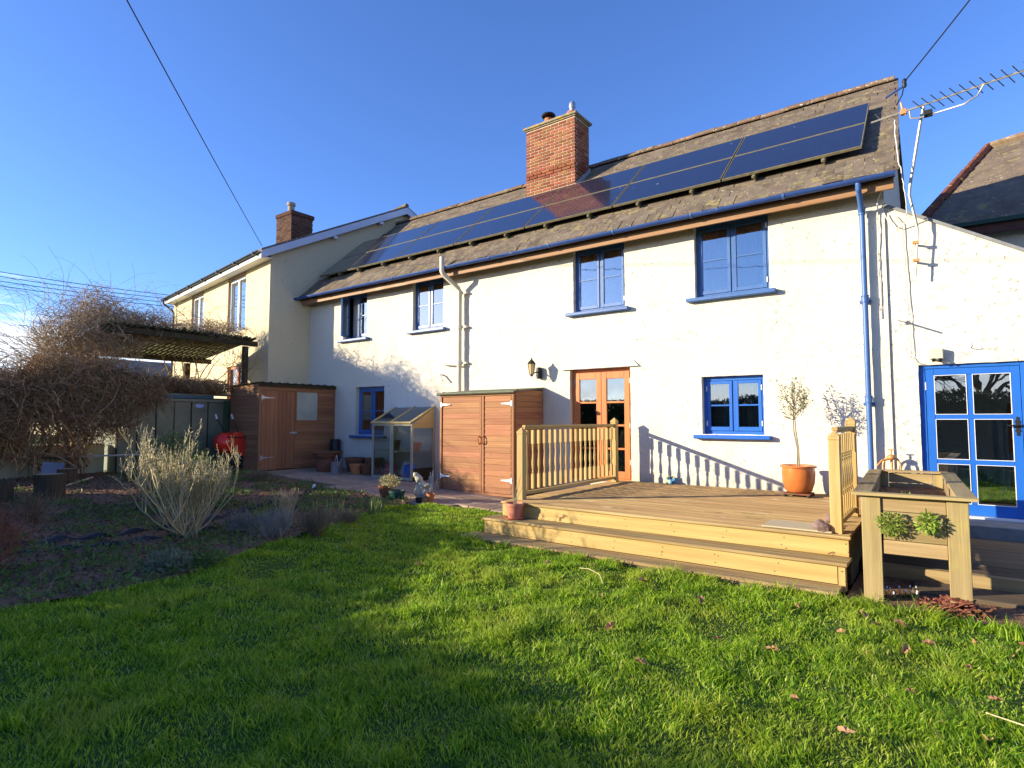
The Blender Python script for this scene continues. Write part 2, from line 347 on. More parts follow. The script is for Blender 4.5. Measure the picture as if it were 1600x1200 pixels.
def glassmat(name, tint=(.75,.8,.82), rough=.0, ior=1.5, off=.13):
    m, t, b = newmat(name); n = t.nodes; l = t.links
    n.remove(b); gl = n.new('ShaderNodeBsdfGlossy'); gl.inputs['Roughness'].default_value = rough; gl.inputs['Color'].default_value = (1,1,1,1)
    tr = n.new('ShaderNodeBsdfTransparent'); tr.inputs[0].default_value = (*tint, 1)
    fr = n.new('ShaderNodeFresnel'); fr.inputs['IOR'].default_value = ior
    tcn = n.new('ShaderNodeTexCoord'); q = n.new('ShaderNodeTexNoise'); q.inputs['Scale'].default_value = 2.2; l.new(tcn.outputs['Object'], q.inputs['Vector'])
    bp = n.new('ShaderNodeBump'); bp.inputs['Distance'].default_value = .0012; l.new(q.outputs['Fac'], bp.inputs['Height']); l.new(bp.outputs[0], gl.inputs['Normal'])
    a = n.new('ShaderNodeMath'); a.operation = 'MULTIPLY_ADD'; l.new(fr.outputs[0], a.inputs[0]); a.inputs[1].default_value = 2.6; a.inputs[2].default_value = off; a.use_clamp = True
    ms = n.new('ShaderNodeMixShader'); l.new(a.outputs[0], ms.inputs[0]); l.new(tr.outputs[0], ms.inputs[1]); l.new(gl.outputs[0], ms.inputs[2])
    l.new(ms.outputs[0], n['Material Output'].inputs['Surface']); return m
M_glass = glassmat('window_glass')
M_ghglass = glassmat('greenhouse_glazing', (.88,.89,.87), .1, 1.2, .05)
def solarmat():
    m, t, b = newmat('solar_cells'); n = t.nodes; l = t.links
    b.inputs['Roughness'].default_value = .07; b.inputs['Specular IOR Level'].default_value = .9; b.inputs['Coat Weight'].default_value = .6; b.inputs['Coat Roughness'].default_value = .04
    tcn = n.new('ShaderNodeTexCoord')
    oi = n.new('ShaderNodeObjectInfo'); cx = n.new('ShaderNodeVectorMath'); cx.operation = 'ADD'; l.new(tcn.outputs['Object'], cx.inputs[0]); l.new(oi.outputs['Random'], cx.inputs[1])
    q = n.new('ShaderNodeTexNoise'); q.inputs['Scale'].default_value = 9; q.inputs['Detail'].default_value = 3; l.new(cx.outputs[0], q.inputs['Vector'])
    r = n.new('ShaderNodeValToRGB'); l.new(q.outputs['Fac'], r.inputs[0]); r.color_ramp.elements[0].position = .74; r.color_ramp.elements[0].color = (.010,.013,.035,1)
    r.color_ramp.elements[1].position = .76; r.color_ramp.elements[1].color = (.5,.5,.46,1)
    w_ = n.new('ShaderNodeTexWave'); w_.inputs['Scale'].default_value = 20; w_.bands_direction = 'X'; l.new(tcn.outputs['Object'], w_.inputs['Vector'])
    r3 = n.new('ShaderNodeValToRGB'); l.new(w_.outputs['Fac'], r3.inputs[0]); r3.color_ramp.elements[0].position = .9; r3.color_ramp.elements[1].position = 1.0
    r3.color_ramp.elements[1].color = (.035,.04,.07,1); r3.color_ramp.elements[0].color = (0,0,0,1)
    ad_ = n.new('ShaderNodeMixRGB'); ad_.blend_type = 'ADD'; ad_.inputs[0].default_value = 1; l.new(r.outputs[0], ad_.inputs[1]); l.new(r3.outputs[0], ad_.inputs[2])
    l.new(ad_.outputs[0], b.inputs['Base Color'])
    q2 = n.new('ShaderNodeTexNoise'); q2.inputs['Scale'].default_value = 1.5; l.new(cx.outputs[0], q2.inputs['Vector'])
    mr = n.new('ShaderNodeMapRange'); mr.inputs['To Min'].default_value = .05; mr.inputs['To Max'].default_value = .2; l.new(q2.outputs['Fac'], mr.inputs[0]); l.new(mr.outputs[0], b.inputs['Roughness'])
    return m
M_solar = solarmat()
M_solarframe = pm('mossy_panel_frame', (.10,.09,.06), (.2,.17,.09), 14, .7, .001, 40)

# ================================================================ GROUND
def grid(name, xs, ys, zf, mt, smooth=True):
    nx, ny = len(xs), len(ys)
    V = np.array([(x, y, zf(x, y)) for y in ys for x in xs]); i = np.arange(nx*ny).reshape(ny, nx)
    Fq = np.stack([i[:-1,:-1].ravel(), i[:-1,1:].ravel(), i[1:,1:].ravel(), i[1:,:-1].ravel()], 1)
    return tag(npmesh(name, V, Fq, mt, smooth=smooth), kind='structure')
M_field = pm('rough_grass_field', (.035,.055,.015), (.07,.085,.03), .3, .95, .05, 3)
xs = [-700,-300,-120,-60,-40,-30]+list(np.arange(-28, 12, 2.0))+[14,20,30,60,120,300,700]
ys = [-700,-300,-120,-60,-40,-30]+list(np.arange(-28, 14, 2.0))+[16,22,40,80,160,400,700]
grid('ground', xs, ys, lambda x, y: G(x)-.06, M_field)

def inpoly(P, poly):
    x, y = P[:,0], P[:,1]; c = np.zeros(len(P), bool); n = len(poly)
    for i in range(n):
        x1, y1 = poly[i]; x2, y2 = poly[(i+1) % n]
        k = ((y1 > y) != (y2 > y)) & (x < (x2-x1)*(y-y1)/((y2-y1) if y2 != y1 else 1e-9)+x1); c ^= k
    return c
EDGE = [(-5.95,-12.8),(-5.9,-9.5),(-5.76,-8.19),(-5.75,-7.8),(-5.66,-7.38),(-5.74,-6.81),(-6.14,-5.95),(-6.53,-4.85),(-6.99,-3.75),(-7.18,-2.75)]
LAWN = EDGE+[(-7.05,-2.42),(-6.4,-2.25),(-5.3,-2.12),(-4.95,-2.2),(-4.95,-3.85),(-.74,-3.95),(.9,-3.95),(4,-4.3),(4,-12.8)]
BED = EDGE[::-1]+[(-14.6,-12.8),(-14.6,-2.3),(-12.6,-2.3),(-11.47,-2.32),(-10.31,-2.38),(-9.17,-2.57),(-8.11,-2.55),(-7.38,-2.5)]
BED = [(-7.18,-2.75)]+EDGE[::-1][1:]+[(-14.6,-12.8),(-14.6,-2.35),(-12.6,-2.3),(-11.47,-2.32),(-10.31,-2.38),(-9.17,-2.57),(-8.11,-2.55),(-7.38,-2.5)]
def sheet(name, poly, step, zf, mt):
    """polygon clipped grid sheet (boundary kept exact)"""
    bm = bmesh.new(); vs = [bm.verts.new((p[0], p[1], 0)) for p in poly]; bm.faces.new(vs)
    x0, x1 = min(p[0] for p in poly), max(p[0] for p in poly); y0, y1 = min(p[1] for p in poly), max(p[1] for p in poly)
    for x in np.arange(x0+step, x1, step):
        bmesh.ops.bisect_plane(bm, geom=bm.verts[:]+bm.edges[:]+bm.faces[:], plane_co=(x,0,0), plane_no=(1,0,0))
    for y in np.arange(y0+step, y1, step):
        bmesh.ops.bisect_plane(bm, geom=bm.verts[:]+bm.edges[:]+bm.faces[:], plane_co=(0,y,0), plane_no=(0,1,0))
    for v in bm.verts: v.co.z = zf(v.co.x, v.co.y)
    for f in bm.faces:
        if f.normal.z < 0: f.normal_flip()
        f.smooth = True
    me = bpy.data.meshes.new(name); bm.to_mesh(me); bm.free()
    bm = bmesh.new(); bm.from_mesh(me); bmesh.ops.recalc_face_normals(bm, faces=bm.faces)
    if sum(f.normal.z for f in bm.faces) < 0: bmesh.ops.reverse_faces(bm, faces=bm.faces)
    bm.to_mesh(me); bm.free()
    me.materials.append(mt); return tag(link(name, me), kind='structure')
def zlawn(x, y): return G(x)+.010+.018*nz(x*1.1, y*1.1, 3)+.026*nz(x*2.9, y*2.9, 5)+.014*nz(x*6.5, y*6.5, 6)
def zbed(x, y): return G(x)+.035+.04*nz(x*1.3, y*1.3, 8)+.035*nz(x*5, y*5, 2)+.02*nz(x*13, y*13, 9)
sheet('lawn', LAWN, .09, zlawn, M_lawnbase)
sheet('flower_bed', BED, .12, zbed, M_soil)

# ---- patio of paving slabs
patio = obj('patio', MB().add([(-14.0,-2.6,G(-14)-.02),(-4.85,-2.6,G(-4.85)-.02),(-4.85,.3,G(-4.85)-.02),(-14.0,.3,G(-14)-.02)], [(0,1,2,3)]), M_mortar)
tag(patio, kind='structure'); patio.data.materials[0] = M_soil
slabs = []
for k in range(4):
    a = .45+.008*k; slabs.append(MB().box((-.222,-.222,-.04), (.222,.222,0), .006).mesh('slab', M_paver))
i = 0
y = -2.55
while y < .2:
    x = -13.9+(.22 if i % 2 else 0)
    while x < -4.95:
        cx, cy = x+.225, y+.225
        ok = inpoly(np.array([[cx, cy]]), LAWN)[0] or inpoly(np.array([[cx, cy-.12]]), BED)[0]
        if not ok and cy > -2.5:
            o = link('slab', random.choice(slabs), patio, (cx, cy, G(cx)+.012+random.uniform(-.004,.004)), (random.uniform(-.008,.008), -.035+random.uniform(-.006,.006)+.07*0, random.uniform(-.01,.01)))
            o.rotation_euler.y = math.atan(.035)+random.uniform(-.006,.006) if cx < -4.5 else 0
        x += .455
    y += .455; i += 1

# ================================================================ COTTAGE
HX0, HX1 = -13.98, -.60          # main front wall
house = thing('cottage', 'long white rendered cottage with blue windows, slate roof and brick chimney', 'house', (-7, 3, 0))
def H(o):                        # keep world coordinates under the empty
    o.parent = house; o.matrix_parent_inverse = Matrix.Translation((-7,3,0)).inverted(); return o
def hobj(name, mb, mt, smooth=False, label=None, nrm=True): return H(obj(name, mb, mt, None, smooth, label=label, nrm=nrm))
OPEN = dict(UR=(-3.28,-2.12,3.51,4.74), UM=(-5.61,-4.55,3.52,4.74), U1=(-9.95,-8.97,3.57,4.74), U2=(-12.53,-11.59,3.57,4.74),
            LR=(-3.20,-2.25,1.27,2.20), LL=(-11.97,-10.90,1.13,2.32), FD=(-5.70,-4.46,.40,2.44))
def rwall(name, x0, x1, z0, ztop, opens, mt, step=.06, yoff=0, depth=.17, amp=.012, jit=.006):
    def lines(a, b, cuts):
        c = sorted(set([a, b]+[q for q in cuts if a < q < b])); o = []
        for p, q in zip(c[:-1], c[1:]):
            n = max(1, round((q-p)/step)); o += [p+(q-p)*k/n for k in range(n)]
        return o+[c[-1]]
    zt = max(ztop(x0), ztop(x1))
    X = lines(x0, x1, [o[0] for o in opens]+[o[1] for o in opens]); Z = lines(z0, zt, [o[2] for o in opens]+[o[3] for o in opens])
    nx, nzc = len(X), len(Z)
    V = []
    for z in Z:
        for x in X:
            zz = z
            if abs(ztop(x)-zt) > 1e-6 or True:
                tz = ztop(x); zlim = 2.4 if ztop(x0) != ztop(x1) else 99
                if z > zlim: zz = zlim+(z-zlim)*(tz-zlim)/(zt-zlim)
            n1 = amp*nz(x*.9, zz*.9, 1)+amp*.5*nz(x*4, zz*4, 2)+.003*nz(x*14, zz*14, 4)
            edge = (x in (x0, x1))
            V.append((x+(0 if edge else jit*nz(x*9, zz*9, 7)), yoff+n1, zz+jit*nz(x*9, zz*9, 17)))
    def hole(i, j):
        cx, cz = (X[i]+X[i+1])/2, (Z[j]+Z[j+1])/2
        return any(o[0] < cx < o[1] and o[2] < cz < o[3] for o in opens)
    Fs = []; hs_ = set()
    for j in range(nzc-1):
        for i in range(nx-1):
            if hole(i, j): hs_.add((i, j)); continue
            Fs.append((j*nx+i, j*nx+i+1, (j+1)*nx+i+1, (j+1)*nx+i))
    back = {}
    def bk(k):
        if k not in back: back[k] = len(V); p = V[k]; V.append((p[0], yoff+depth, p[2]))
        return back[k]
    for (i, j) in hs_:
        for (di, dj, a, b) in ((-1,0,(i,j),(i,j+1)), (1,0,(i+1,j+1),(i+1,j)), (0,-1,(i+1,j),(i,j)), (0,1,(i,j+1),(i+1,j+1))):
            if (i+di, j+dj) not in hs_ and 0 <= i+di < nx-1 and 0 <= j+dj < nzc-1:
                ka, kb = a[1]*nx+a[0], b[1]*nx+b[0]; Fs.append((ka, kb, bk(kb), bk(ka)))
    o = npmesh(name, V, Fs, mt, smooth=True)
    try: o.data.set_sharp_from_angle(angle=R(60))
    except Exception: pass
    return o
ww = H(rwall('wall', HX0, HX1, -.1, lambda x: 4.76, list(OPEN.values()), M_white)); ww['label'] = 'long white rendered front wall'
DOOR = (-.29, .80, .27, 2.23)
lw = H(rwall('wall', HX1, 2.6, -.1, lambda x: 4.49-.62*(x+.60) if x > -.60 else 4.49, [DOOR], M_white, yoff=.03)); lw['label'] = 'white wall with sloping top beside the drainpipe'
# dim insides, floors, other walls
mb = MB(); mb.box((HX0,.30,2.75),(HX1-.02,5.4,2.95)); mb.box((HX0,.30,-.1),(HX1-.02,5.4,.36)); mb.box((HX0,4.0,.36),(HX1-.02,4.1,4.9))
for x in (-10.4,-7.4,-4.0): mb.box((x,.22,.36),(x+.1,4.0,4.7))
hobj('interior', mb, M_interior)
mb = MB(); mb.prism([(.04,-.1),(5.6,-.1),(5.6,4.82),(2.8,7.45),(.04,5.0)], HX1-.2, HX1-.004, 'x'); hobj('side_wall', mb, M_white)
mb = MB(); mb.box((HX0,5.45,-.1),(HX1-.2,5.6,4.82)); hobj('back_wall', mb, M_white)
mb = MB(); mb.box((HX0,.22,4.78),(HX1-.2,5.4,4.84)); hobj('ceiling', mb, M_interior)
# lean-to insides behind the blue door
mb = MB(); mb.box((HX1+.02,.25,-.1),(2.6,3.2,.26)); mb.box((HX1+.02,3.2,-.1),(2.6,3.3,2.5)); mb.box((2.6,.25,-.1),(2.7,3.3,.8)); mb.box((2.6,.25,2.3),(2.7,3.3,2.49)); mb.box((HX1+.02,.25,2.5),(2.6,3.2,2.56))  # gap in the unseen right side wall, added to let daylight into the room
hobj('porch_interior', mb, M_interior_l)
# sloping coping lines of the lean-to wall
mb = MB(); mb.prism([(-.60,4.47),(2.6,2.486),(2.6,2.53),(-.60,4.515)], .0, .3, 'y'); hobj('wall_capping', mb, M_concrete)
mb = MB(); mb.prism([(-.60,4.38),(2.6,2.4),(2.6,2.48),(-.60,4.46)], .25, 3.4, 'y'); hobj('porch_roof', mb, M_slate)

def window(x0, x1, z0, z1, y=.11, mt=M_blue, openleft=False, sill=True, bars=1, deep=.09, curtain=False, sillw=.12):
    fw = .05
    mb = MB(); mb.box((x0-.01,y,z0-.01),(x0+fw,y+.07,z1+.01),.004).box((x1-fw,y,z0-.01),(x1+.01,y+.07,z1+.01),.004)
    mb.box((x0+fw+.001,y+.002,z0-.01),(x1-fw-.001,y+.072,z0+fw),.004).box((x0+fw+.001,y+.002,z1-fw-.02),(x1-fw-.001,y+.072,z1+.01),.004)
    xm = (x0+x1)/2; mb.box((xm-.02,y+.004,z0+fw+.001),(xm+.02,y+.065,z1-fw-.021),.003)
    wdw = hobj('window', mb, mt)
    def sub(o): o.parent = wdw; o.matrix_parent_inverse = wdw.matrix_world.inverted(); return o
    for s in (0, 1):
        a, b = (x0+fw+.004, xm-.022) if s == 0 else (xm+.022, x1-fw-.004); c, d = z0+fw+.004, z1-fw-.024; st = .048; rb = .065
        cm_ = MB(); yy = y-.012; T = Matrix.Identity(4)
        if openleft and s == 0:
            T = Matrix.Translation((a, yy, 0)) @ Matrix.Rotation(-R(62), 4, 'Z') @ Matrix.Translation((-a, -yy, 0))
        cm_.box((a,yy,c),(a+st,yy+.045,d),.004,T).box((b-st,yy,c),(b,yy+.045,d),.004,T)
        cm_.box((a+st,yy+.002,c),(b-st,yy+.043,c+rb),.004,T).box((a+st,yy+.002,d-st),(b-st,yy+.043,d),.004,T)
        zs = [c+rb+(d-st-c-rb)*k/(bars+1) for k in range(bars+2)]
        for zz in zs[1:-1]: cm_.box((a+st,yy+.008,zz-.012),(b-st,yy+.038,zz+.012),.003,T)
        ca = sub(obj('casement', cm_, mt))
        for p, q in zip(zs[:-1], zs[1:]):
            g = MB(); g.box((a+st-.004,yy+.020,p),(b-st+.004,yy+.024,q),0,T); sub(obj('pane', g, M_glass))
        for hz in (c+.12, d-.12):
            hx = a-.004 if s == 0 else b+.004
            sub(obj('hinge', MB().box((hx-.008,yy-.006,hz-.04),(hx+.008,yy+.001,hz+.04)), M_white_p if mt is M_blue_bright or s else M_blue))
    if sill:
        sl = MB().box((x0-sillw,-.115,z0-.075),(x1+sillw*.9,y+.06,z0-.012),.012); sub(obj('sill', sl, mt))
    if curtain:
        c = MB(); pts = []; n = 28
        for k in range(n+1):
            xx = x0+.03+(x1-x0-.06)*k/n; pts.append((xx, y+.2+.02*math.sin(k*1.9)))
        for (p, q) in zip(pts[:-1], pts[1:]): c.quad((p[0],p[1],z0+.02),(q[0],q[1],z0+.02),(q[0],q[1],z1),(p[0],p[1],z1))
        sub(obj('curtain', c, M_curtain if x0 < -8 and z0 > 3 else M_grey_backing))  # LR net curtain; other grey sheets added to dull the panes' blue sky reflection
    return wdw
for k, v in OPEN.items():
    if k == 'FD': continue
    wdw = window(*v, y=.10 if k[0] == 'U' else .11, mt=M_blue_bright if k == 'LR' else M_blue, openleft=(k == 'U2'), curtain=True)
    wdw['label'] = dict(UR='right upper blue window, pushed up under the eaves', UM='upper blue window above the orange doors', U1='upper blue window left of the cream pipe',
                        U2='far left upper blue window, casement standing open', LR='bright blue lower window by the deck', LL='blue lower window beside the brown shed')[k]
# ---- orange french doors
x0, x1, z0, z1 = OPEN['FD']; y = .10
mb = MB(); mb.box((x0-.01,y,z0),(x0+.055,y+.08,z1),.004).box((x1-.055,y,z0),(x1+.01,y+.08,z1),.004).box((x0+.056,y+.002,z1-.06),(x1-.056,y+.078,z1+.01),.004).box((x0+.056,y+.002,z0),(x1-.056,y+.1,z0+.05),.004)
fd = hobj('french_door', mb, M_brownwood); fd['label'] = 'pair of orange brown glazed doors opening on the deck'
def subp(o, p): o.parent = p; o.matrix_parent_inverse = p.matrix_world.inverted(); return o
xm = (x0+x1)/2
for a, b in ((x0+.058, xm-.002), (xm+.002, x1-.058)):
    lf = MB(); st = .105; c, d = z0+.052, z1-.063; yy = y-.015; zs = [.58,.98,1.40,1.82,2.25]
    lf.box((a,yy,c),(a+st,yy+.05,d),.005).box((b-st,yy,c),(b,yy+.05,d),.005).box((a+st,yy+.002,c),(b-st,yy+.048,zs[0]),.004).box((a+st,yy+.002,zs[-1]),(b-st,yy+.048,d),.004)
    for q in zs[1:-1]: lf.box((a+st,yy+.006,q-.018),(b-st,yy+.044,q+.018),.004)
    subp(obj('door_leaf', lf, M_brownwood), fd)
    for p, q in zip(zs[:-1], zs[1:]): subp(obj('pane', MB().box((a+st-.003,yy+.02,p),(b-st+.003,yy+.024,q)), M_glass), fd)
    for hz in (.75, 1.4, 2.2):
        hx = a-.003 if a < xm-.3 else b+.003
        subp(obj('hinge', MB().box((hx-.008,yy-.008,hz-.045),(hx+.008,yy,hz+.045)), M_lead), fd)
subp(obj('door_handle', MB().tube([(xm-.05,yy-.03,1.4),(xm-.14,yy-.03,1.4)],.01,6).tube([(xm-.05,yy+.0,1.4),(xm-.05,yy-.03,1.4)],.009,6), M_black), fd)
mb = MB(); mb.box((x0-.16,-.05,z1+.0),(x1+.18,.09,z1+.012)); mb.box((0,-.004,0),(.13,.004,.02),0,Matrix.Translation((x1+.05,-.03,z1+.10)) @ Matrix.Rotation(R(42),4,'Y')); hobj('drip_strip', mb, M_lead)
# ---- blue six pane door
x0, x1, z0, z1 = DOOR; y = .10
mb = MB(); mb.box((x0-.01,y-.02,z0),(x0+.07,y+.1,z1),.004).box((x1-.05,y-.02,z0),(x1+.02,y+.1,z1),.004).box((x0+.071,y-.018,z1-.05),(x1-.051,y+.098,z1+.01),.004)
bd = hobj('back_door', mb, M_blue_bright); bd['label'] = 'bright blue six pane glazed door at the right'
a, b = x0+.074, x1-.054; c, d = z0+.01, z1-.054; yy = y-.012; zs = [.425,.935,1.515,2.09]; zs = [.42,.955,1.54,2.09]; xsn = [-.125,.245,.655]
lf = MB(); lf.box((a,yy,c),(xsn[0],yy+.05,d),.004).box((xsn[2],yy,c),(b,yy+.05,d),.004).box((xsn[0],yy+.002,c),(xsn[2],yy+.048,zs[0]),.004).box((xsn[0],yy+.002,zs[3]),(xsn[2],yy+.048,d),.004)
for q in zs[1:3]: lf.box((xsn[0],yy+.004,q-.03),(xsn[2],yy+.046,q+.03),.004)
lf.box((xsn[1]-.03,yy+.006,zs[0]),(xsn[1]+.03,yy+.044,zs[3]),.004)
subp(obj('door_leaf', lf, M_blue_bright), bd)
for p, q in zip(zs[:-1], zs[1:]):
    for s in (0, 1):
        xa, xb = (xsn[0], xsn[1]-.03) if s == 0 else (xsn[1]+.03, xsn[2])
        subp(obj('pane', MB().box((xa-.002,yy+.02,p),(xb+.002,yy+.024,q)), M_glass), bd)
        be = MB(); t_ = .006; p2, q2 = p+.03*(p > .5), q-.03*(q < 2)
        be.box((xa,yy-.003,p2),(xa+t_,yy+.02,q2)).box((xb-t_,yy-.003,p2),(xb,yy+.02,q2)).box((xa+t_,yy-.002,p2),(xb-t_,yy+.02,p2+t_)).box((xa+t_,yy-.002,q2-t_),(xb-t_,yy+.02,q2))
        subp(obj('glazing_bead', be, M_white_p), bd)
for hz in (.6, 1.95): subp(obj('hinge', MB().box((a-.012,yy-.008,hz-.05),(a+.004,yy,hz+.05)), M_white_p), bd)
hm = MB()
prof = [(0,-.12),(.02,-.11),(.012,-.085),(.03,-.06),(.018,-.03),(.034,0),(.018,.03),(.03,.06),(.012,.085),(.02,.11),(0,.12)]
pl = [(xx+.70, zz+1.42) for xx, zz in prof]+[(.70-xx, zz+1.42) for xx, zz in prof[::-1][1:-1]]
hm.prism(pl, yy-.008, yy, 'y'); hm.tube([(.70,yy,1.43),(.70,yy-.05,1.43),(.60,yy-.055,1.43)],.011,6)
hm.tube([(.70,yy-.02,1.43),(.74,yy-.03,1.43)],.016,6)
subp(obj('door_handle', hm, M_black), bd)
subp(obj('weatherboard', MB().box((x0+.05,-.02,z0-.02),(x1+.03,.2,z0+.006)), M_white_p), bd)
hobj('doorstep', MB().box((-.55,-.62,-.05),(2.2,.045,.255),.008), M_concrete)

# ---- roof
EY, EZ, RY, RZ = -.38, 4.83, 2.80, 7.62
sl_len = math.hypot(RY-EY, RZ-EZ); ang = math.atan2(RZ-EZ, RY-EY)
def rp(x, s, h=0): return Vector((x, EY+s*math.cos(ang)-h*math.sin(ang), EZ+s*math.sin(ang)+h*math.cos(ang)))
def xright(s): return -.44-.10*s/sl_len
def xleft(s): return -13.96+.149*(EY+s*math.cos(ang))+.02
mb = MB()
a, b, c, d = rp(xleft(0), 0, -.02), rp(xright(0), 0, -.02), rp(xright(sl_len), sl_len, -.02), rp(xleft(sl_len), sl_len, -.02)
o_ = Vector((0,0,-.09)); mb.add([a,b,c,d,a+o_,b+o_,c+o_,d+o_], [(0,1,2,3),(7,6,5,4),(0,4,5,1),(1,5,6,2),(2,6,7,3),(3,7,4,0)])
roof = hobj('roof', mb, M_under); roof['label'] = 'lichened slate roof'
mb = MB(); e1 = Vector((-13.2, 6.0, 4.83)); mb.add([c, d, Vector((-14,6,4.83)), Vector((-.5,6,4.83))], [(0,1,2,3)]); subp(obj('back_slope', mb, M_slate_far), roof)
ms_ = []
for k in range(6):
    wd = .226+.006*k
    m0 = MB(); m0.box((-wd/2,-.30,-.005),(wd/2,0,.006)); 
    v = [list(p) for p in m0.v]
    for p in v:
        p[0] += random.uniform(-.004,.004)
        if p[1] < -.2: p[1] += random.uniform(-.010,.012)
    m0.v = [tuple(p) for p in v]; ms_.append((wd, m0))
ms_mesh = [m0.mesh('slate', M_slate) for wd, m0 in ms_]
for q in ms_mesh: fixn(q)
cand = []; crs = 0; s = .275
RM = Matrix.Rotation(ang, 4, 'X')
while s < sl_len+.02:
    x = xright(s)-.118-(0 if crs % 2 else .115)
    if crs % 2 == 0: cand.append((xright(s)-.06, s, 0))
    while x > xleft(s)+.1:
        cand.append((x, s, random.randrange(6))); x -= .245+random.uniform(-.004,.004)
    s += .18; crs += 1
def dist(c_): return (rp(c_[0], c_[1])-Vector((0,-9.5,1.5))).length
def hidden(c_): return -13.8 < c_[0] < -.95 and .75 < c_[1] < 2.9
vis = sorted([c_ for c_ in cand if not hidden(c_)], key=dist)
big = set(vis[:300]); far = MB()
for c_ in cand:
    x, s, k = c_
    Mx = Matrix.Translation(rp(x, min(s, sl_len), .014+random.uniform(-.002,.003))) @ RM @ Matrix.Rotation(R(random.uniform(2.2,4.5))*-1*-1, 4, 'X') @ Matrix.Rotation(R(random.uniform(-1.2,1.2)), 4, 'Z')
    if c_ in big:
        o = link('slate', ms_mesh[k], roof); o.matrix_world = Mx
        o.matrix_parent_inverse = Matrix.Identity(4); o.matrix_basis = roof.matrix_world.inverted() @ Mx
    else: far.add([Mx @ Vector(p) for p in ms_[k][1].v], ms_[k][1].f)
fo = subp(obj('slate', far, M_slate_far), roof); fo['kind'] = 'stuff'
bpy.context.view_layer.update()
# ridge tiles
rt = MB(); 
outp = [(-.16,-.125),(-.09,-.045),(0,.012),(.09,-.045),(.16,-.125),(.145,-.14),(.085,-.065),(0,-.012),(-.085,-.065),(-.145,-.14)]
rt.prism(outp, -.225, .222, 'x'); rtm = rt.mesh('ridge_tile', M_ridge); fixn(rtm)
x = xright(sl_len)-.22
while x > -13.6:
    o = link('ridge_tile', rtm, roof, (x, RY+random.uniform(-.008,.008), RZ+.075+random.uniform(-.006,.008)), (0, random.uniform(-.012,.012), random.uniform(-.01,.01))); x -= .455
# verge mortar
mb = MB()
for k in range(14):
    s0, s1 = sl_len*k/14, sl_len*(k+1)/14
    p, q = rp(xright(s0)-.012, s0+.01, -.012), rp(xright(s1)-.012, s1, -.012); mb.tube([p, q], .022, 5)
subp(obj('verge', mb, M_under), roof)
# barge / soffit, fascia, gutter
mb = MB().box((-13.95,-.30,4.60),(-.46,-.265,4.765),.004); hobj('fascia_board', mb, M_fascia)
mb = MB().box((-13.95,-.262,4.70),(-.50,.0,4.72)); hobj('soffit', mb, M_darkwood)
gx = [-14.05,-11.6,-8.7,-5.9,-3.2,-.44]
for i_, (a, b) in enumerate(zip(gx[:-1], gx[1:])):
    g = MB(); n = 9; r_o, r_i = .058, .052; yc, zc = -.435, 4.775
    outl = [(yc+r_o*math.cos(PI+PI*k/n), zc+r_o*math.sin(PI+PI*k/n)) for k in range(n+1)]+[(yc+r_i*math.cos(2*PI-PI*k/n), zc+r_i*math.sin(2*PI-PI*k/n)) for k in range(n+1)]
    g.prism(outl, a+.002, b-.002, 'x'); go = hobj('gutter', g, M_blue_old, smooth=True)
    for xx in (a+.02, (a+b)/2):
        bk_ = MB(); outl2 = [(yc+(r_o+.008)*math.cos(PI+PI*k/n), zc+(r_o+.008)*math.sin(PI+PI*k/n)) for k in range(n+1)]+[(yc+(r_o+.001)*math.cos(2*PI-PI*k/n), zc+(r_o+.001)*math.sin(2*PI-PI*k/n)) for k in range(n+1)]
        bk_.prism(outl2, xx, xx+.035, 'x'); subp(obj('gutter_bracket', bk_, M_blue_old if i_ < 3 else M_blue), go)
mb = MB(); mb.prism([(yc-.058,zc),(yc-.04,zc-.045),(yc,zc-.058),(yc+.04,zc-.045),(yc+.058,zc)], -.44, -.435, 'x'); hobj('gutter_end', mb, M_blue)
# blue downpipe
dp = hobj('downpipe', MB().tube([(-.86,-.435,4.72),(-.86,-.425,4.64),(-.86,-.14,4.45),(-.86,-.10,4.38)],.036,10).tube([(-.86,-.10,4.40),(-.86,-.10,.46)],.036,12), M_blue, smooth=True)
dp['label'] = 'blue drainpipe down the right of the white wall'
for zc_ in (3.18, 1.78, 4.42): subp(obj('pipe_collar', MB().lathe([(.037,-.05),(.047,-.045),(.047,.03),(.052,.035),(.052,.05),(.037,.055)], (-.86,-.10,zc_), 12), M_blue, smooth=True), dp)
for zc_ in (3.15,1.72): subp(obj('pipe_clip', MB().box((-.93,-.06,zc_-.02),(-.79,.01,zc_+.02)), M_blue), dp)
# cream waste pipe
cp = hobj('waste_pipe', MB().tube([(-8.55,-.50,4.98),(-8.55,-.50,4.66),(-8.53,-.47,4.60),(-8.40,-.14,4.34),(-8.39,-.11,4.26),(-8.39,-.11,.25)],.052,12), M_cream_pl, smooth=True); cp['label'] = 'cream painted waste pipe bending up past the gutter'
for zc_ in (4.24, 2.72, 3.5): subp(obj('pipe_collar', MB().lathe([(.053,-.05),(.064,-.045),(.064,.05),(.053,.055)], (-8.39,-.11,zc_), 12).box((-8.33,-.1,zc_-.02),(-8.22,0,zc_+.02)), M_cream_pl, smooth=True), cp)
for p in ([(-8.9,.0,2.72),(-8.86,-.12,2.72),(-8.42,-.14,2.68)], [(-8.98,.02,2.5),(-8.96,-.10,2.49),(-8.86,-.14,2.36)]):
    subp(obj('branch_pipe', MB().tube(p, .02, 8), M_cream_pl, smooth=True), cp)

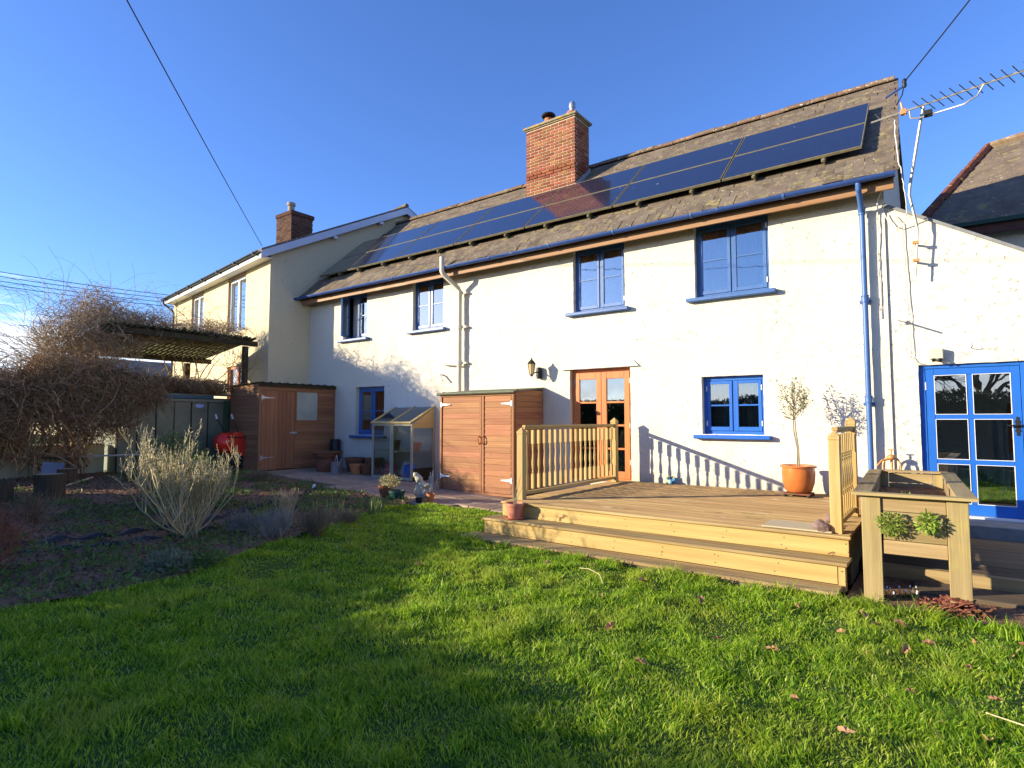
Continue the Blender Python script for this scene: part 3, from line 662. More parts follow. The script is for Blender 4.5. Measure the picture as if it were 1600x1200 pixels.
# ---- chimney
CX0, CX1, CY0, CY1, CZ0, CZ1 = -7.97, -6.60, 1.80, 2.46, 6.55, 8.50
ch = hobj('chimney', MB().box((CX0+.012,CY0+.012,CZ0),(CX1-.012,CY1-.012,CZ1)), M_mortar); ch['label'] = 'red brick chimney stack'
bl, bh = .209, .061
bms = []
for k in range(5):
    b0 = MB().box((-bl/2,-.05,-bh/2),(bl/2,.05,bh/2),.004); bms.append(b0.mesh('brick', M_brick))
hbm = MB().box((-.051,-.05,-bh/2),(.051,.05,bh/2),.004).mesh('brick', M_brick)
rest = MB(); W = CX1-CX0; D = CY1-CY0; cz = 6.62; row = 0; nbrick = 0
tanr = math.tan(ang)
while cz < CZ1-.03:
    proud = .016 if 7.24 < cz < 7.40 else 0
    # front face
    if cz > EZ+(CY0-EY)*tanr-.02:
        for k in range(7):
            pit = W/6
            if row % 2 == 0:
                if k == 6: continue
                xc = CX0+pit*(k+.5); me_ = bms[(k+row) % 5]
            else:
                xc, me_ = CX0+pit*k, bms[(k+row) % 5]
                if k == 0: xc, me_ = CX0+.051, hbm
                if k == 6: xc, me_ = CX1-.051, hbm
            link('brick', me_, ch, (xc, CY0+.05-proud+random.uniform(-.002,.002), cz)); nbrick += 1
    # right side
    for k in range(4):
        pit = D/3; yc_ = CY0+pit*(k+.5) if row % 2 else CY0+pit*k
        if yc_ < CY0+.04 or yc_ > CY1+.01 or cz < EZ+(yc_-EY)*tanr-.02: continue
        if yc_-bl/2 < CY0+.1: yc_ = max(yc_, CY0+.105+bl/2+.004)
        if yc_+bl/2 > CY1: continue
        link('brick', bms[(k+row) % 5], ch, (CX1-.05+proud+random.uniform(-.002,.002), yc_, cz), (0,0,PI/2)); nbrick += 1
    for k in range(6):
        rest.box((CX0+W/6*k+.006, CY1-.1, cz-bh/2), (CX0+W/6*(k+1)-.006, CY1-.001, cz+bh/2))
    for k in range(2):
        rest.box((CX0+.001, CY0+.115+.27*k, cz-bh/2), (CX0+.1, CY0+.375+.27*k, cz+bh/2))
    cz += .0745; row += 1
ro = obj('brick', rest, M_brick_far, ch); ro['kind'] = 'stuff'
M_cap = pm('lichened_chimney_cap', (.22,.19,.14), (.34,.29,.2), 8, .95, .006, 40, spots=[((.45,.32,.06), 7, .55, .06)])
obj('chimney_cap', MB().box((CX0-.06,CY0-.06,CZ1),(CX1+.06,CY1+.06,CZ1+.055),.01).box((CX0-.025,CY0-.025,CZ1-.03),(CX1+.025,CY1+.025,CZ1-.001),.006), M_cap, ch)
fl = MB(); zf = EZ+(CY0-EY)*tanr
fl.box((CX0-.03,CY0-.028,zf-.12),(CX1+.03,CY0-.012,zf+.10),.003); fl.prism([(CY0-.03,zf-.1),(CY0-.03,zf+.12),(CY0+.25,zf+.36),(CY1+.02,zf+.72),(CY1+.02,zf+.4)], CX1+.004, CX1+.02, 'x')
fl.prism([(CY0-.03,zf-.1),(CY0-.03,zf+.12),(CY1+.02,zf+.72),(CY1+.02,zf+.4)], CX0-.02, CX0-.004, 'x')
q0 = rp((CX0+CX1)/2, (CY0-EY)/math.cos(ang)-.1, .035); fl.box((-W/2-.12,-.16,-.003),(W/2+.12,.12,.003),0, Matrix.Translation(q0) @ RM)
obj('lead_flashing', fl, M_lead, ch)
pot = obj('chimney_pot', MB().lathe([(.12,0),(.12,.10),(.10,.13),(.10,.26)], (-7.53,2.13,CZ1+.05), 14), M_terra, ch, smooth=True)
obj('cowl', MB().lathe([(.06,.24),(.06,.31),(.16,.31),(.175,.33),(.15,.37),(.05,.38)], (-7.53,2.13,CZ1+.05), 18), M_black, ch, smooth=True)
obj('chimney_pot', MB().lathe([(.13,0),(.13,.06),(.105,.09),(.105,.16),(.13,.18),(.13,.21),(.09,.22)], (-6.86,2.13,CZ1+.05), 14), M_terra, ch, smooth=True)
obj('cowl', MB().lathe([(.065,.21),(.065,.30),(.08,.31),(.08,.42),(.05,.47),(.03,.48)], (-6.86,2.13,CZ1+.05), 12), M_galv, ch, smooth=True)

# ---- solar panels
psp = [-.83,-2.83,-4.80,-6.78,-8.72,-10.62,-12.50,-13.66]
pnames = ['first','second','third','fourth','fifth','sixth','seventh']
for c_ in range(7):
    xa, xb = psp[c_+1]+.012, psp[c_]-.012
    for r_ in range(2):
        s0, s1 = (.70, 1.70) if r_ == 0 else (1.712, 2.71)
        t = thing('solar_panel', '%s solar panel of the %s pair counted from the right end of the roof' % (('lower','upper')[r_], pnames[c_]), 'solar panel', rp((xa+xb)/2, (s0+s1)/2, .15), 0, 'dark blue solar panels along the slate roof')
        t.rotation_euler = (ang, 0, 0); hw, hh = (xb-xa)/2, (s1-s0)/2
        fr = MB().box((-hw,-hh,-.02),(hw,-hh+.022,.02),.002).box((-hw,hh-.014,-.02),(hw,hh,.02),.002).box((-hw,-hh+.0225,-.02),(-hw+.014,hh-.0145,.02),.002).box((hw-.014,-hh+.0225,-.02),(hw,hh-.0145,.02),.002)
        obj('frame', fr, M_solarframe, t)
        obj('cell_sheet', MB().box((-hw+.0142,-hh+.0222,-.016),(hw-.0142,hh-.0142,.016)), M_solar, t)
        if r_ == 0:
            nb = 2
            for k in range(nb):
                xx = -hw+(k+.5)*2*hw/nb
                obj('roof_hook', MB().box((xx-.03,-hh-.06,-.075),(xx+.03,-hh+.08,-.021),.012).box((xx-.012,-hh-.02,-.14),(xx+.012,-hh+.3,-.076)), M_solarframe, t)
for xx in (-3.0,-2.55,-5.5,-5.0): hobj('roof_repair', MB().box((-.17,-.12,0),(.17,.12,.006),0, Matrix.Translation(rp(xx, 2.86, .05)) @ RM), M_blue_film)

# ================================================================ NEIGHBOURING CREAM HOUSE
A = Vector((-14.12,-1.13,0)); U = Vector((.148,.989,0)).normalized(); Wd = Vector((-.989,.148,0)).normalized()
nh = thing('cream_house', 'tall cream rendered house standing gable on to the left of the white cottage', 'house', (-18, 2, 0))
def NP(u, w_, z): p = A+U*u+Wd*w_; return Vector((p.x, p.y, z))
def nobj(name, mb, mt, smooth=False, label=None):
    o = obj(name, mb, mt, None, smooth, label=label); o.parent = nh; o.matrix_parent_inverse = Matrix.Translation((-18,2,0)).inverted(); return o
NM = Matrix((( U.x, Wd.x, 0, A.x), (U.y, Wd.y, 0, A.y), (0,0,1,0), (0,0,0,1)))   # local (u, w, z)
def nbox(mb, a, b, ch_=0): return mb.box(a, b, ch_, NM)
EZn, PEAK, PU = 5.98, 8.10, 4.15; LN = 8.35; BU = 8.3
tn = (PEAK-EZn)/PU
# gable wall
g = MB(); pts = [(0,-.1),(0,EZn),(PU,PEAK),(BU,EZn),(BU,-.1)]
vs = [NP(p[0], 0, p[1]) for p in pts]+[NP(p[0], .25, p[1]) for p in pts]; n = 5
g.add(vs, [tuple(range(n)), tuple(range(2*n-1,n-1,-1))]+[(i+n,(i+1)%n+n,(i+1)%n,i) for i in range(n)]); nobj('wall', g, M_cream)
# eaves wall with window openings
wins = [(1.65,2.98,4.02,5.62,'w'), (5.25,6.4,4.02,5.62,'w'), (1.55,2.9,1.9,3.05,'o')]
g = MB(); cutsx = [.26]+sorted(set([w_[0] for w_ in wins]+[w_[1] for w_ in wins]))+[LN]; cutsz = [-.1,1.9,3.05,4.02,5.62,EZn]
for i in range(len(cutsx)-1):
    for j in range(len(cutsz)-1):
        cx_, cz_ = (cutsx[i]+cutsx[i+1])/2, (cutsz[j]+cutsz[j+1])/2
        if any(w_[0] < cx_ < w_[1] and w_[2] < cz_ < w_[3] for w_ in wins): continue
        nbox(g, (0, cutsx[i], cutsz[j]), (.25, cutsx[i+1], cutsz[j+1]))
g = nobj('wall', g, M_cream)
nobj('interior', nbox(MB(), (1.5,.3,0), (1.6,LN,5.7)), M_interior)
nobj('wall', nbox(MB(), (.001,LN,-.1), (BU,LN+.2,EZn)), M_cream)
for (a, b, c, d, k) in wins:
    mt = M_white_p if k == 'w' else M_brownwood
    f_ = MB(); nbox(f_, (.05,a,c),(.13,a+.07,d),.004); nbox(f_, (.05,b-.07,c),(.13,b,d),.004); nbox(f_, (.052,a+.07,c),(.128,b-.07,c+.08),.004); nbox(f_, (.052,a+.07,d-.08),(.128,b-.07,d),.004)
    xm = (a+b)/2; nbox(f_, (.048,xm-.06,c+.08),(.126,xm+.06,d-.08),.004)
    wq = nobj('window', f_, mt)
    for p, q in ((a+.07, xm-.06), (xm+.06, b-.07)):
        zs = [c+.08, d-.08] if k == 'w' else [c+.08,(c+d)/2,d-.08]
        for z0_, z1_ in zip(zs[:-1], zs[1:]): subp(obj('pane', nbox(MB(), (.085,p,z0_+.01),(.09,q,z1_)), M_glass), wq)
        if k == 'o': subp(obj('glazing_bar', nbox(MB(), (.07,p,(c+d)/2-.02),(.11,q,(c+d)/2+.02)), mt), wq)
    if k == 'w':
        subp(obj('edge_strip', nbox(nbox(MB(), (-.012,b,c-.02),(.03,b+.06,d+.07),.004), (-.010,a,d),(.028,b-.001,d+.07),.004), pm('tan_strip', (.40,.20,.09), (.48,.27,.13), 4, .7)), wq)  # thin tan strip along the top and left edge of the upper windows
# roof
def nroof(u0, z0_, u1, z1_, w0, w1, th):
    m_ = MB(); pr = [(u0,z0_),(u1,z1_),(u1,z1_+th),(u0,z0_+th)]
    vs = [NP(p[0], w0, p[1]) for p in pr]+[NP(p[0], w1, p[1]) for p in pr]
    return m_.add(vs, [(0,1,2,3),(7,6,5,4)]+[(i+4,(i+1)%4+4,(i+1)%4,i) for i in range(4)])
m_ = nroof(-.30, EZn-.30*tn+.03, PU, PEAK+.03, -.16, LN+.3, .06); m2_ = nroof(PU, PEAK+.03, BU+.3, EZn-.3*tn+.03, -.16, LN+.3, .06); m_.add(m2_.v, m2_.f)
nr = nobj('roof', m_, M_slate_far)
bgm = nroof(-.32, EZn-.32*tn-.17, PU, PEAK-.17, -.19, -.162, .2); b2_ = nroof(PU, PEAK-.17, BU+.3, EZn-.3*tn-.17, -.19, -.162, .2); bgm.add(b2_.v, b2_.f)
nobj('bargeboard', bgm, pm('pale_blue_white_board', (.50,.56,.68), (.56,.61,.70), 4, .5))
nobj('fascia_board', nbox(MB(), (-.30,-.15,EZn-.30),(-.27,LN+.2,EZn-.12),.003), M_white_p)
nobj('soffit', nbox(MB(), (-.268,-.15,EZn-.28),(-.002,LN+.2,EZn-.262)), M_white_p)
g = MB(); nn_ = 8; oo = [( -.365+.055*math.cos(PI+PI*k/nn_), EZn-.13+.055*math.sin(PI+PI*k/nn_)) for k in range(nn_+1)]+[(-.365+.05*math.cos(2*PI-PI*k/nn_), EZn-.13+.05*math.sin(2*PI-PI*k/nn_)) for k in range(nn_+1)]
vs = [NP(p[0], -.18, p[1]) for p in oo]+[NP(p[0], LN+.3, p[1]) for p in oo]; n = len(oo)
g.add(vs, [(i+n,(i+1)%n+n,(i+1)%n,i) for i in range(n)]); ng_ = nobj('gutter', g, M_black_plastic)
for k in range(7): subp(obj('gutter_joint', nbox(MB(), (-.43,.1+k*1.35,EZn-.2),(-.30,.17+k*1.35,EZn-.12),.004), M_black_plastic), ng_)
dp2 = nobj('downpipe', MB().tube([NP(-.37,LN+.1,EZn-.18),NP(-.36,LN+.1,EZn-.3),NP(-.12,LN-.1,EZn-.55),NP(-.08,LN-.12,EZn-.65),NP(-.08,LN-.12,.5)], .035, 8), M_black_plastic, smooth=True)
# ridge
nobj('ridge_tile', MB().tube([NP(PU,-.17,PEAK+.10), NP(PU,LN+.3,PEAK+.10)], .07, 6), M_slate)
# small gable vents / hooks
for u_ in (1.7, 3.2): nobj('verge_bracket', nbox(MB(), (u_,-.16,EZn+u_*tn-.22),(u_+.12,-.002,EZn+u_*tn-.15)), M_white_p)
# chimney of the cream house
cb = Vector((-17.62,1.7,0)); chn = nobj('chimney', MB().box((cb.x-.36,cb.y-.35,6.2),(cb.x+.50,cb.y+.45,8.30)), pm('sooty_mortar', (.20,.16,.12), (.28,.23,.18), 9, .95))
bb = MB(); z = 6.5; row = 0
while z < 8.25:
    o2 = .0 if row % 2 else .11
    for k in range(-1, 5):
        a_ = max(cb.x-.366, cb.x-.366+k*.225+o2); b_ = min(cb.x+.506, cb.x-.366+(k+1)*.225+o2-.01)
        if b_-a_ > .03: bb.box((a_,cb.y-.358,z),(b_,cb.y-.34,z+.064))
    for k in range(-1, 4):
        a_ = max(cb.y-.356, cb.y-.356+k*.225+o2); b_ = min(cb.y+.456, cb.y-.356+(k+1)*.225+o2-.01)
        if b_-a_ > .03: bb.box((cb.x+.49,a_,z),(cb.x+.508,b_,z+.064))
    z += .075; row += 1
bo = subp(obj('brick', bb, pm('sooty_brick', (.06,.035,.028), (.11,.06,.045), 9, .9, .004, 40, isl=.3)), chn); bo['kind'] = 'stuff'
subp(obj('chimney_cap', MB().box((cb.x-.40,cb.y-.39,8.28),(cb.x+.55,cb.y+.50,8.42),.02), pm('old_brick_cap', (.06,.035,.03),(.11,.06,.05),8,.95,.01,30)), chn)
subp(obj('chimney_pot', MB().lathe([(.13,0),(.13,.1),(.11,.12),(.11,.38),(.14,.4),(.14,.50),(.09,.51)], (cb.x-.16,cb.y+.05,8.41), 14), pm('stained_chimney_pot', (.30,.24,.18),(.42,.36,.28),8,.9,.004,30), smooth=True), chn)

# ================================================================ SLATE ROOFED BUILDING BEHIND, RIGHT
rb = thing('slate_roofed_building', 'building with hipped slate roof and red hip tiles behind the sloping white wall at right', 'building', (3, 8, 0))
def RBo(name, mb, mt, smooth=False):
    o = obj(name, mb, mt, None, smooth); o.parent = rb; o.matrix_parent_inverse = Matrix.Translation((3,8,0)).inverted(); return o
E1 = Vector((-.45,5.6,5.48)); E2 = Vector((6.5,4.4,5.0)); P1 = Vector((1.02,8.0,7.9)); P2 = Vector((6.5,7.2,8.3))
# corner seen at px 1430..1484
E1 = Vector((-.42,5.2,5.45)); E2 = Vector((6.2,4.2,5.11)); B1 = Vector((.1,11.2,5.35)); B2 = Vector((6.9,10.2,4.9))
RBo('roof', MB().add([E1,E2,P2,P1,B1,B2], [(0,1,2,3),(0,3,4),(4,3,2,5),(1,5,2)]), M_slate_far)
def along(a, b, n): return [a+(b-a)*k/n for k in range(n+1)]
hp = along(E1, P1, 9); redr = pm('red_hip_tile', (.12,.045,.035), (.19,.075,.05), 5, .85, .004, 30, spots=[((.45,.25,.06), 8, .6, .05), ((.40,.38,.3), 14, .66, .03)])
for a_, b_ in zip(hp[:-1], hp[1:]): RBo('hip_tile', MB().tube([a_+Vector((0,0,.02)), b_+Vector((0,0,.05))], [.10,.085], 6), redr)
rd = along(P1, P2, 11)
for a_, b_ in zip(rd[:-1], rd[1:]): RBo('ridge_tile', MB().tube([a_+Vector((0,0,.03)), b_+Vector((0,0,.03))], .10, 6), M_ridge)
# slate courses as low steps
st_ = MB()
for k in range(1, 24):
    f_ = k/24; a_ = E1.lerp(P1, f_); b_ = E2.lerp(P2, f_); nrm_ = (E2-E1).cross(P1-E1).normalized(); nrm_ = nrm_ if nrm_.z > 0 else -nrm_
    nsl = int(26*(1-f_*.2))
    for j in range(nsl):
        p_ = a_.lerp(b_, (j+.04+(.5 if k % 2 else 0))/(nsl+.5)); q_ = a_.lerp(b_, (j+.96+(.5 if k % 2 else 0))/(nsl+.5)); dn = (E1-P1).lerp(E2-P2, .5)/24
        h1, h2 = nrm_*(.02+random.uniform(0,.008)), nrm_*.008
        v_ = [p_+dn*.95+h1, q_+dn*.95+h1, q_+h2, p_+h2]; st_.add(v_+[x_-nrm_*.012 for x_ in v_], [(0,1,2,3),(0,4,5,1),(1,5,6,2),(3,7,4,0)])
so = RBo('slate', st_, M_slate_far); so['kind'] = 'stuff'
fd_ = (E2-E1).normalized(); dn_ = Vector((0,0,-1)); yv = Vector((-fd_.y, fd_.x, 0))
def ebox(name, off0, off1, za, zb, mt):
    a_, b_ = E1-fd_*.0, E2; v = []
    for base in (a_, b_):
        for (o_, z_) in ((off0, za), (off1, za), (off1, zb), (off0, zb)): v.append(base+yv*o_+Vector((0,0,z_)))
    RBo(name, MB().add(v, [(0,1,2,3),(7,6,5,4)]+[(i+4,(i+1)%4+4,(i+1)%4,i) for i in range(4)]), mt)
ebox('gutter', -.10, .0, -.08, -.0, pm('dark_green_gutter', (.015,.045,.035), (.02,.06,.045), 4, .5))
ebox('fascia_board', .0, .04, -.26, -.02, pm('maroon_fascia', (.09,.035,.03), (.12,.05,.04), 4, .7))
ebox('wall', .30, .55, -5.6, -.2, M_white)

# ================================================================ DECK
DX0, DX1, DZ = -4.74, -.76, .44
dk = thing('deck', 'raised timber deck with two wide steps in front of the cottage', 'deck', (-2.75,-1.7,0))
def D_(o): o.parent = dk; o.matrix_parent_inverse = Matrix.Translation((-2.75,-1.7,0)).inverted(); return o
def groove_board(L_, wd, th, g=6):
    """board along x with grooved top"""
    n = g*2+1; pr = [(0,-th)]; 
    for k in range(n): 
        x_ = wd*k/n; hz = 0 if k % 2 == 0 else -.003
        pr += [(x_+.001, hz), (wd*(k+1)/n-.001, hz)]
    pr += [(wd,-th)]
    return MB().prism(pr, -L_/2, L_/2, 'x')
bw = .122; nbd = 27; Ld = DX1-DX0
bms_ = []
for k in range(3):
    m_ = groove_board(Ld, bw-.006, .026).mesh('board', M_deck); fixn(m_); bms_.append(m_)
for k in range(nbd):
    y_ = -.03-bw*(k+1)
    D_(link('board', bms_[k % 3], None, (-2.75+random.uniform(-.004,.004), y_, DZ+random.uniform(-.002,.002)), (random.uniform(-.003,.003),0,0)))
yf = -.03-bw*nbd       # front of boards ~ -3.32
D_(obj('edge_board', MB().box((DX0-.0,yf-.045,DZ-.03),(DX1+.02,yf-.002,DZ+.001),.005), M_tread))
D_(obj('riser', MB().box((DX0+.01,yf-.018,.252),(DX1-.0,yf+.01,DZ-.031),.003), M_pine_x))
D_(obj('tread', MB().box((DX0-.10,-3.50,.222),(DX1+.02,yf+.01,.250),.004), M_tread))
D_(obj('tread', MB().box((DX0-.10,-3.64,.222),(DX1+.02,-3.504,.251),.006), M_tread))
D_(obj('riser', MB().box((DX0-.07,-3.615,.062),(DX1-.06,-3.59,.221),.003), M_pine_x))
D_(obj('step_post', MB().box((DX1-.058,-3.61,.0),(DX1+.0,-3.52,.221),.003), M_pine_z))
D_(obj('tread', MB().box((DX0-.22,-3.92,.030),(DX1-.02,-3.616,.060),.006), M_tread))
D_(obj('riser', MB().box((DX0-.20,-3.90,-.08),(DX1-.04,-3.875,.029),.003), M_sleeper))
D_(obj('side_board', MB().box((DX1-.02,yf+.011,.0),(DX1+.008,-.02,DZ-.028),.003), M_darkwood)); D_(obj('side_board', MB().box((DX0,yf+.011,.0),(DX0+.025,-.02,DZ-.028),.003), M_darkwood))
scw = MB()
for zz_, yy_ in ((.30,yf-.019),(.37,yf-.019),(.10,-3.616),(.18,-3.616)):
    for k in range(8): xx_ = DX0+.12+k*.55+random.uniform(-.02,.02); scw.lathe([(.005,0),(.005,.002)], (0,0,0), 6); nv_ = len(scw.v)-12; scw.v[nv_:] = [(xx_+p[0], yy_-p[2], zz_+p[1]) for p in scw.v[nv_:]]
D_(tag(obj('screws', scw, M_black), kind='stuff'))
D_(obj('loose_board', MB().box((0,0,0),(.62,.42,.016),.004, Matrix.Translation((-1.52,-3.30,DZ+.003)) @ Matrix.Rotation(.0,4,'Z')), M_newboard, label='pale replacement board let into the deck corner'))
# railings
def lathe_sq_baluster(h):
    m_ = MB(); s_ = .021; hs_ = h*.24
    m_.box((-s_,-s_,0),(s_,s_,hs_),.002).box((-s_,-s_,h-hs_),(s_,s_,h),.002)
    z0_ = hs_; hh = h-2*hs_; pr = [(0,.019),(.03,.021),(.05,.012),(.08,.019),(.11,.012),(.16,.014),(.3,.021),(.42,.021),(.55,.016),(.72,.012),(.8,.013),(.86,.019),(.89,.012),(.93,.020),(.96,.013),(1.0,.02)]
    m_.lathe([(r_, z0_+hh*t_) for t_, r_ in pr], (0,0,0), 8); return m_
bal = lathe_sq_baluster(.80).mesh('baluster', M_pine_z); fixn(bal)
def rail(x, ya, yb, nb, label, loc, top=1.44):
    t = thing('railing', label, 'railing', (x, ya, DZ)); 
    for yy_, hgt in ((ya, 1.10), (yb, 1.10)):
        p_ = MB().box((-.048,-.048,0),(.048,.048,hgt-.09),.004).box((-.052,-.052,hgt-.09),(.052,.052,hgt-.055),.005)
        q_ = [(-.05,-.05,hgt-.055),(.05,-.05,hgt-.055),(.05,.05,hgt-.055),(-.05,.05,hgt-.055),(0,0,hgt)]
        p_.add(q_, [(0,1,4),(1,2,4),(2,3,4),(3,0,4)])
        obj('post', p_, M_pine_z, t, loc=(0, yy_-ya, -.14 if yy_ == ya else 0))
    p_ = [c for c in t.children]
    L_ = yb-ya
    obj('handrail', MB().box((-.032,.05,.955),(.032,L_-.05,.99),.008).box((-.02,.05,.935),(.02,L_-.05,.956),.003), M_pine_y, t)
    obj('bottom_rail', MB().box((-.03,.05,.055),(.03,L_-.05,.10),.006), M_pine_y, t)
    for k in range(nb):
        yy_ = .05+(L_-.1)*(k+.5)/nb
        link('baluster', bal, t, (0, yy_, .12))
    return t
rl = rail(-4.60, -3.09, -.36, 18, 'long turned baluster railing on the left side of the deck, towards the brown cupboard', None)
rr = rail(-.87, -3.20, -1.98, 8, 'short turned baluster railing on the right side of the deck, beside the raised trough', None)

# ================================================================ RAISED TROUGH (planter)
tr_ = thing('raised_planter', 'weathered timber vegetable trough on tall legs with leafy plants at its front', 'planter', (-.25,-3.74,0), R(2.7))
PWd, PL_ = .72, 2.75; zt = .87
def tb(name, a, b, mt, c=.004): return obj(name, MB().box(a, b, c), mt, tr_)
for sx in (-1, 1):
    for yy_ in (0, PL_-.05): tb('leg', (sx*PWd/2-(.14 if sx > 0 else 0), yy_, -.03), (sx*PWd/2+(0 if sx > 0 else .14), yy_+.045, zt), M_grey_z)
    tb('leg', (sx*PWd/2-(.03 if sx > 0 else 0), .046, -.03), (sx*PWd/2+(0 if sx > 0 else .03), .12, zt), M_grey_z)
zb = [.40,.515,.632,.748,.868]
for k in range(4):
    tb('board', (-PWd/2+.15,.012+.002*k,zb[k]), (PWd/2-.141,.036+.002*k,zb[k+1]-.004), M_grey_x)
    tb('board', (-PWd/2+.142,PL_-.05,zb[k]), (PWd/2-.142,PL_-.026,zb[k+1]-.004), M_grey_x)
    tb('board', (-PWd/2+.031,.125,zb[k]), (-PWd/2+.055,PL_-.055,zb[k+1]-.004), M_grey_y)
    tb('board', (PWd/2-.055,.125,zb[k]), (PWd/2-.031,PL_-.055,zb[k+1]-.004), M_grey_y)
tb('rim_board', (-PWd/2-.06,-.055,zt+.002), (PWd/2+.06,.06,zt+.026), M_grey_x, .003); tb('rim_board', (-PWd/2-.0,PL_-.09,zt+.002), (PWd/2+.0,PL_+.03,zt+.026), M_grey_x, .003)
tb('rim_board', (-PWd/2-.058,.062,zt+.003), (-PWd/2+.075,PL_-.092,zt+.027), M_grey_y, .003); tb('rim_board', (PWd/2-.075,.062,zt+.003), (PWd/2+.058,PL_-.092,zt+.027), M_grey_y, .003)
sb = MB(); nxs, nys = 8, 26
for j in range(nys+1):
    for i in range(nxs+1):
        x_ = -PWd/2+.058+(PWd-.116)*i/nxs; y_ = .04+(PL_-.1)*j/nys; sb.v.append((x_, y_, .70+.03*nz(x_*6, y_*6)))
for j in range(nys):
    for i in range(nxs): a_ = j*(nxs+1)+i; sb.f.append((a_, a_+1, a_+nxs+2, a_+nxs+1))
obj('compost', sb, M_soil, tr_, smooth=True); tb('base_board', (-PWd/2+.06,.05,.41), (PWd/2-.06,PL_-.06,.43), M_grey_y)

# ---- low boardwalk beneath the door, right
bwk = thing('boardwalk', 'low walkway of old weathered planks below the blue door', 'walkway', (1.4,-2,0))
ys_ = [-.66,-.98,-1.40,-1.85,-2.30,-2.72]
for k in range(5):
    o = obj('plank', MB().box((-.74,ys_[k+1]+.008,.02),(3.4,ys_[k]-.004,.115+.004*(k % 2)),.006), M_sleeper); o.parent = bwk; o.matrix_parent_inverse = Matrix.Translation((1.4,-2,0)).inverted()
o = obj('plank', MB().box((-.60,-2.83,-.03),(3.4,-2.73,.125),.008), M_grey_x, label='paler front edge plank'); o.parent = bwk; o.matrix_parent_inverse = Matrix.Translation((1.4,-2,0)).inverted()
o = obj('plank', MB().box((-.30,-3.30,-.06),(3.4,-2.86,.03),.008), M_sleeper); o.parent = bwk; o.matrix_parent_inverse = Matrix.Translation((1.4,-2,0)).inverted()
SO = [(-.74,-3.96),(-.74,-2.7),(4,-2.7),(4,-4.35),(.9,-3.9)]
sheet('soil_strip', SO, .15, lambda x, y: .01+.02*nz(x*5, y*5), M_soil)

# ================================================================ BROWN CUPBOARD SHED
def boards_h(parent, x0, x1, y0, y1, z0, z1, pitch, mt, axis='x', taper=None, name='board'):
    n = max(1, round((z1-z0)/pitch)); h = (z1-z0)/n
    for k in range(n):
        a_, b_ = z0+k*h, z0+(k+1)*h-.003
        if axis == 'x': m_ = MB().prism([(y0,a_),(y0-.010,a_+.001),(y0-.003,b_),(y1,b_),(y1,a_)], x0, x1, 'x')
        else: m_ = MB().prism([(x1,a_),(x1+.010,a_+.001),(x1+.003,b_),(x0,b_),(x0,a_)], y0, y1, 'y')
        obj(name, m_, mt, parent)
def Tp(o, root): return o
bx = thing('cupboard_shed', 'brown boarded lean-to cupboard with double doors and white strap hinges', 'shed')
bx0, bx1, by0, bz0, bzf, bzb = -8.13, -6.30, -.96, .10, 2.0, 2.10
obj('floor_frame', MB().box((bx0,by0+.02,bz0),(bx1,-.01,bz0+.06)), M_darkwood, bx)
obj('back_panel', MB().box((bx0+.02,-.05,bz0+.06),(bx1-.02,-.03,2.0)), M_shedwood, bx)
for a_, b_ in ((bx0, bx0+.05), (bx1-.05, bx1)): obj('corner_post', MB().box((a_,by0-.012,bz0+.0),(b_,by0+.05,bzf),.003), M_shedwood_v, bx)
obj('top_rail', MB().box((bx0+.051,by0-.01,bzf-.05),(bx1-.051,by0+.04,bzf),.003), M_shedwood, bx)
obj('bottom_rail', MB().box((bx0+.051,by0-.004,bz0),(bx1-.051,by0+.04,bz0+.045),.003), M_shedwood, bx)
xmid = -7.05
hng = [(0,-.022),(.03,-.022),(.035,-.035),(.05,-.035),(.055,-.02),(.20,-.006),(.20,.006),(.055,.02),(.05,.035),(.035,.035),(.03,.022),(0,.022)]
hng = [(0,-.05),(.035,-.05),(.04,-.026),(.26,-.008),(.26,.008),(.04,.026),(.035,.05),(0,.05)]
for a_, b_, sgn in ((bx0+.054, xmid-.004, 1), (xmid+.004, bx1-.054, -1)):
    d_ = obj('door', MB().box((a_,by0+.012,bz0+.05),(b_,by0+.03,bzf-.055)), M_shedwood, bx)
    boards_h(d_, a_+.02, b_-.02, by0+.011, by0+.0115, bz0+.052, bzf-.057, .104, M_shedwood)
    obj('door_edge', MB().box(((b_-.05) if sgn > 0 else a_, by0-.012, bz0+.05),(b_ if sgn > 0 else a_+.05, by0+.011, bzf-.055),.003), M_shedwood_v, d_)
    for hz in (bz0+.30, bzf-.20):
        xx = a_-.03 if sgn > 0 else b_+.03
        obj('strap_hinge', MB().prism([(xx+sgn*p, hz+q) for p, q in hng], by0-.022, by0-.014, 'y'), M_white_p, d_)
    xh = xmid-sgn*.05
    obj('handle', MB().tube([(xh,by0-.01,1.20),(xh,by0-.05,1.17),(xh,by0-.055,1.12),(xh,by0-.05,1.07),(xh,by0-.01,1.04)], .011, 6), M_brownwood, d_, smooth=True)
n_ = 18
for k in range(n_):
    a_ = bz0+.03+k*(1.93/n_); b_ = a_+1.93/n_-.003
    for (X0_, X1_, yb) in ((bx1-.02, bx1, -.012), ):
        obj('side_board', MB().prism([(X1_,a_),(X1_+.010,a_+.001),(X1_+.003,b_),(X0_,b_),(X0_,a_)], by0+.052, yb, 'y'), M_shedwood_y, bx)
    obj('side_board', MB().box((bx0,by0+.052,a_),(bx0+.016,-.012,b_)), M_shedwood_y, bx)
obj('roof', MB().prism([(by0-.05,bzf+.005),(-.012,bzb),(-.012,bzb+.03),(by0-.05,bzf+.03)], bx0-.06, bx1+.03, 'x'), M_felt, bx)
obj('roof_edge', MB().box((bx0-.06,by0-.052,bzf-.02),(bx1+.03,by0-.03,bzf+.004),.002), M_darkwood, bx)

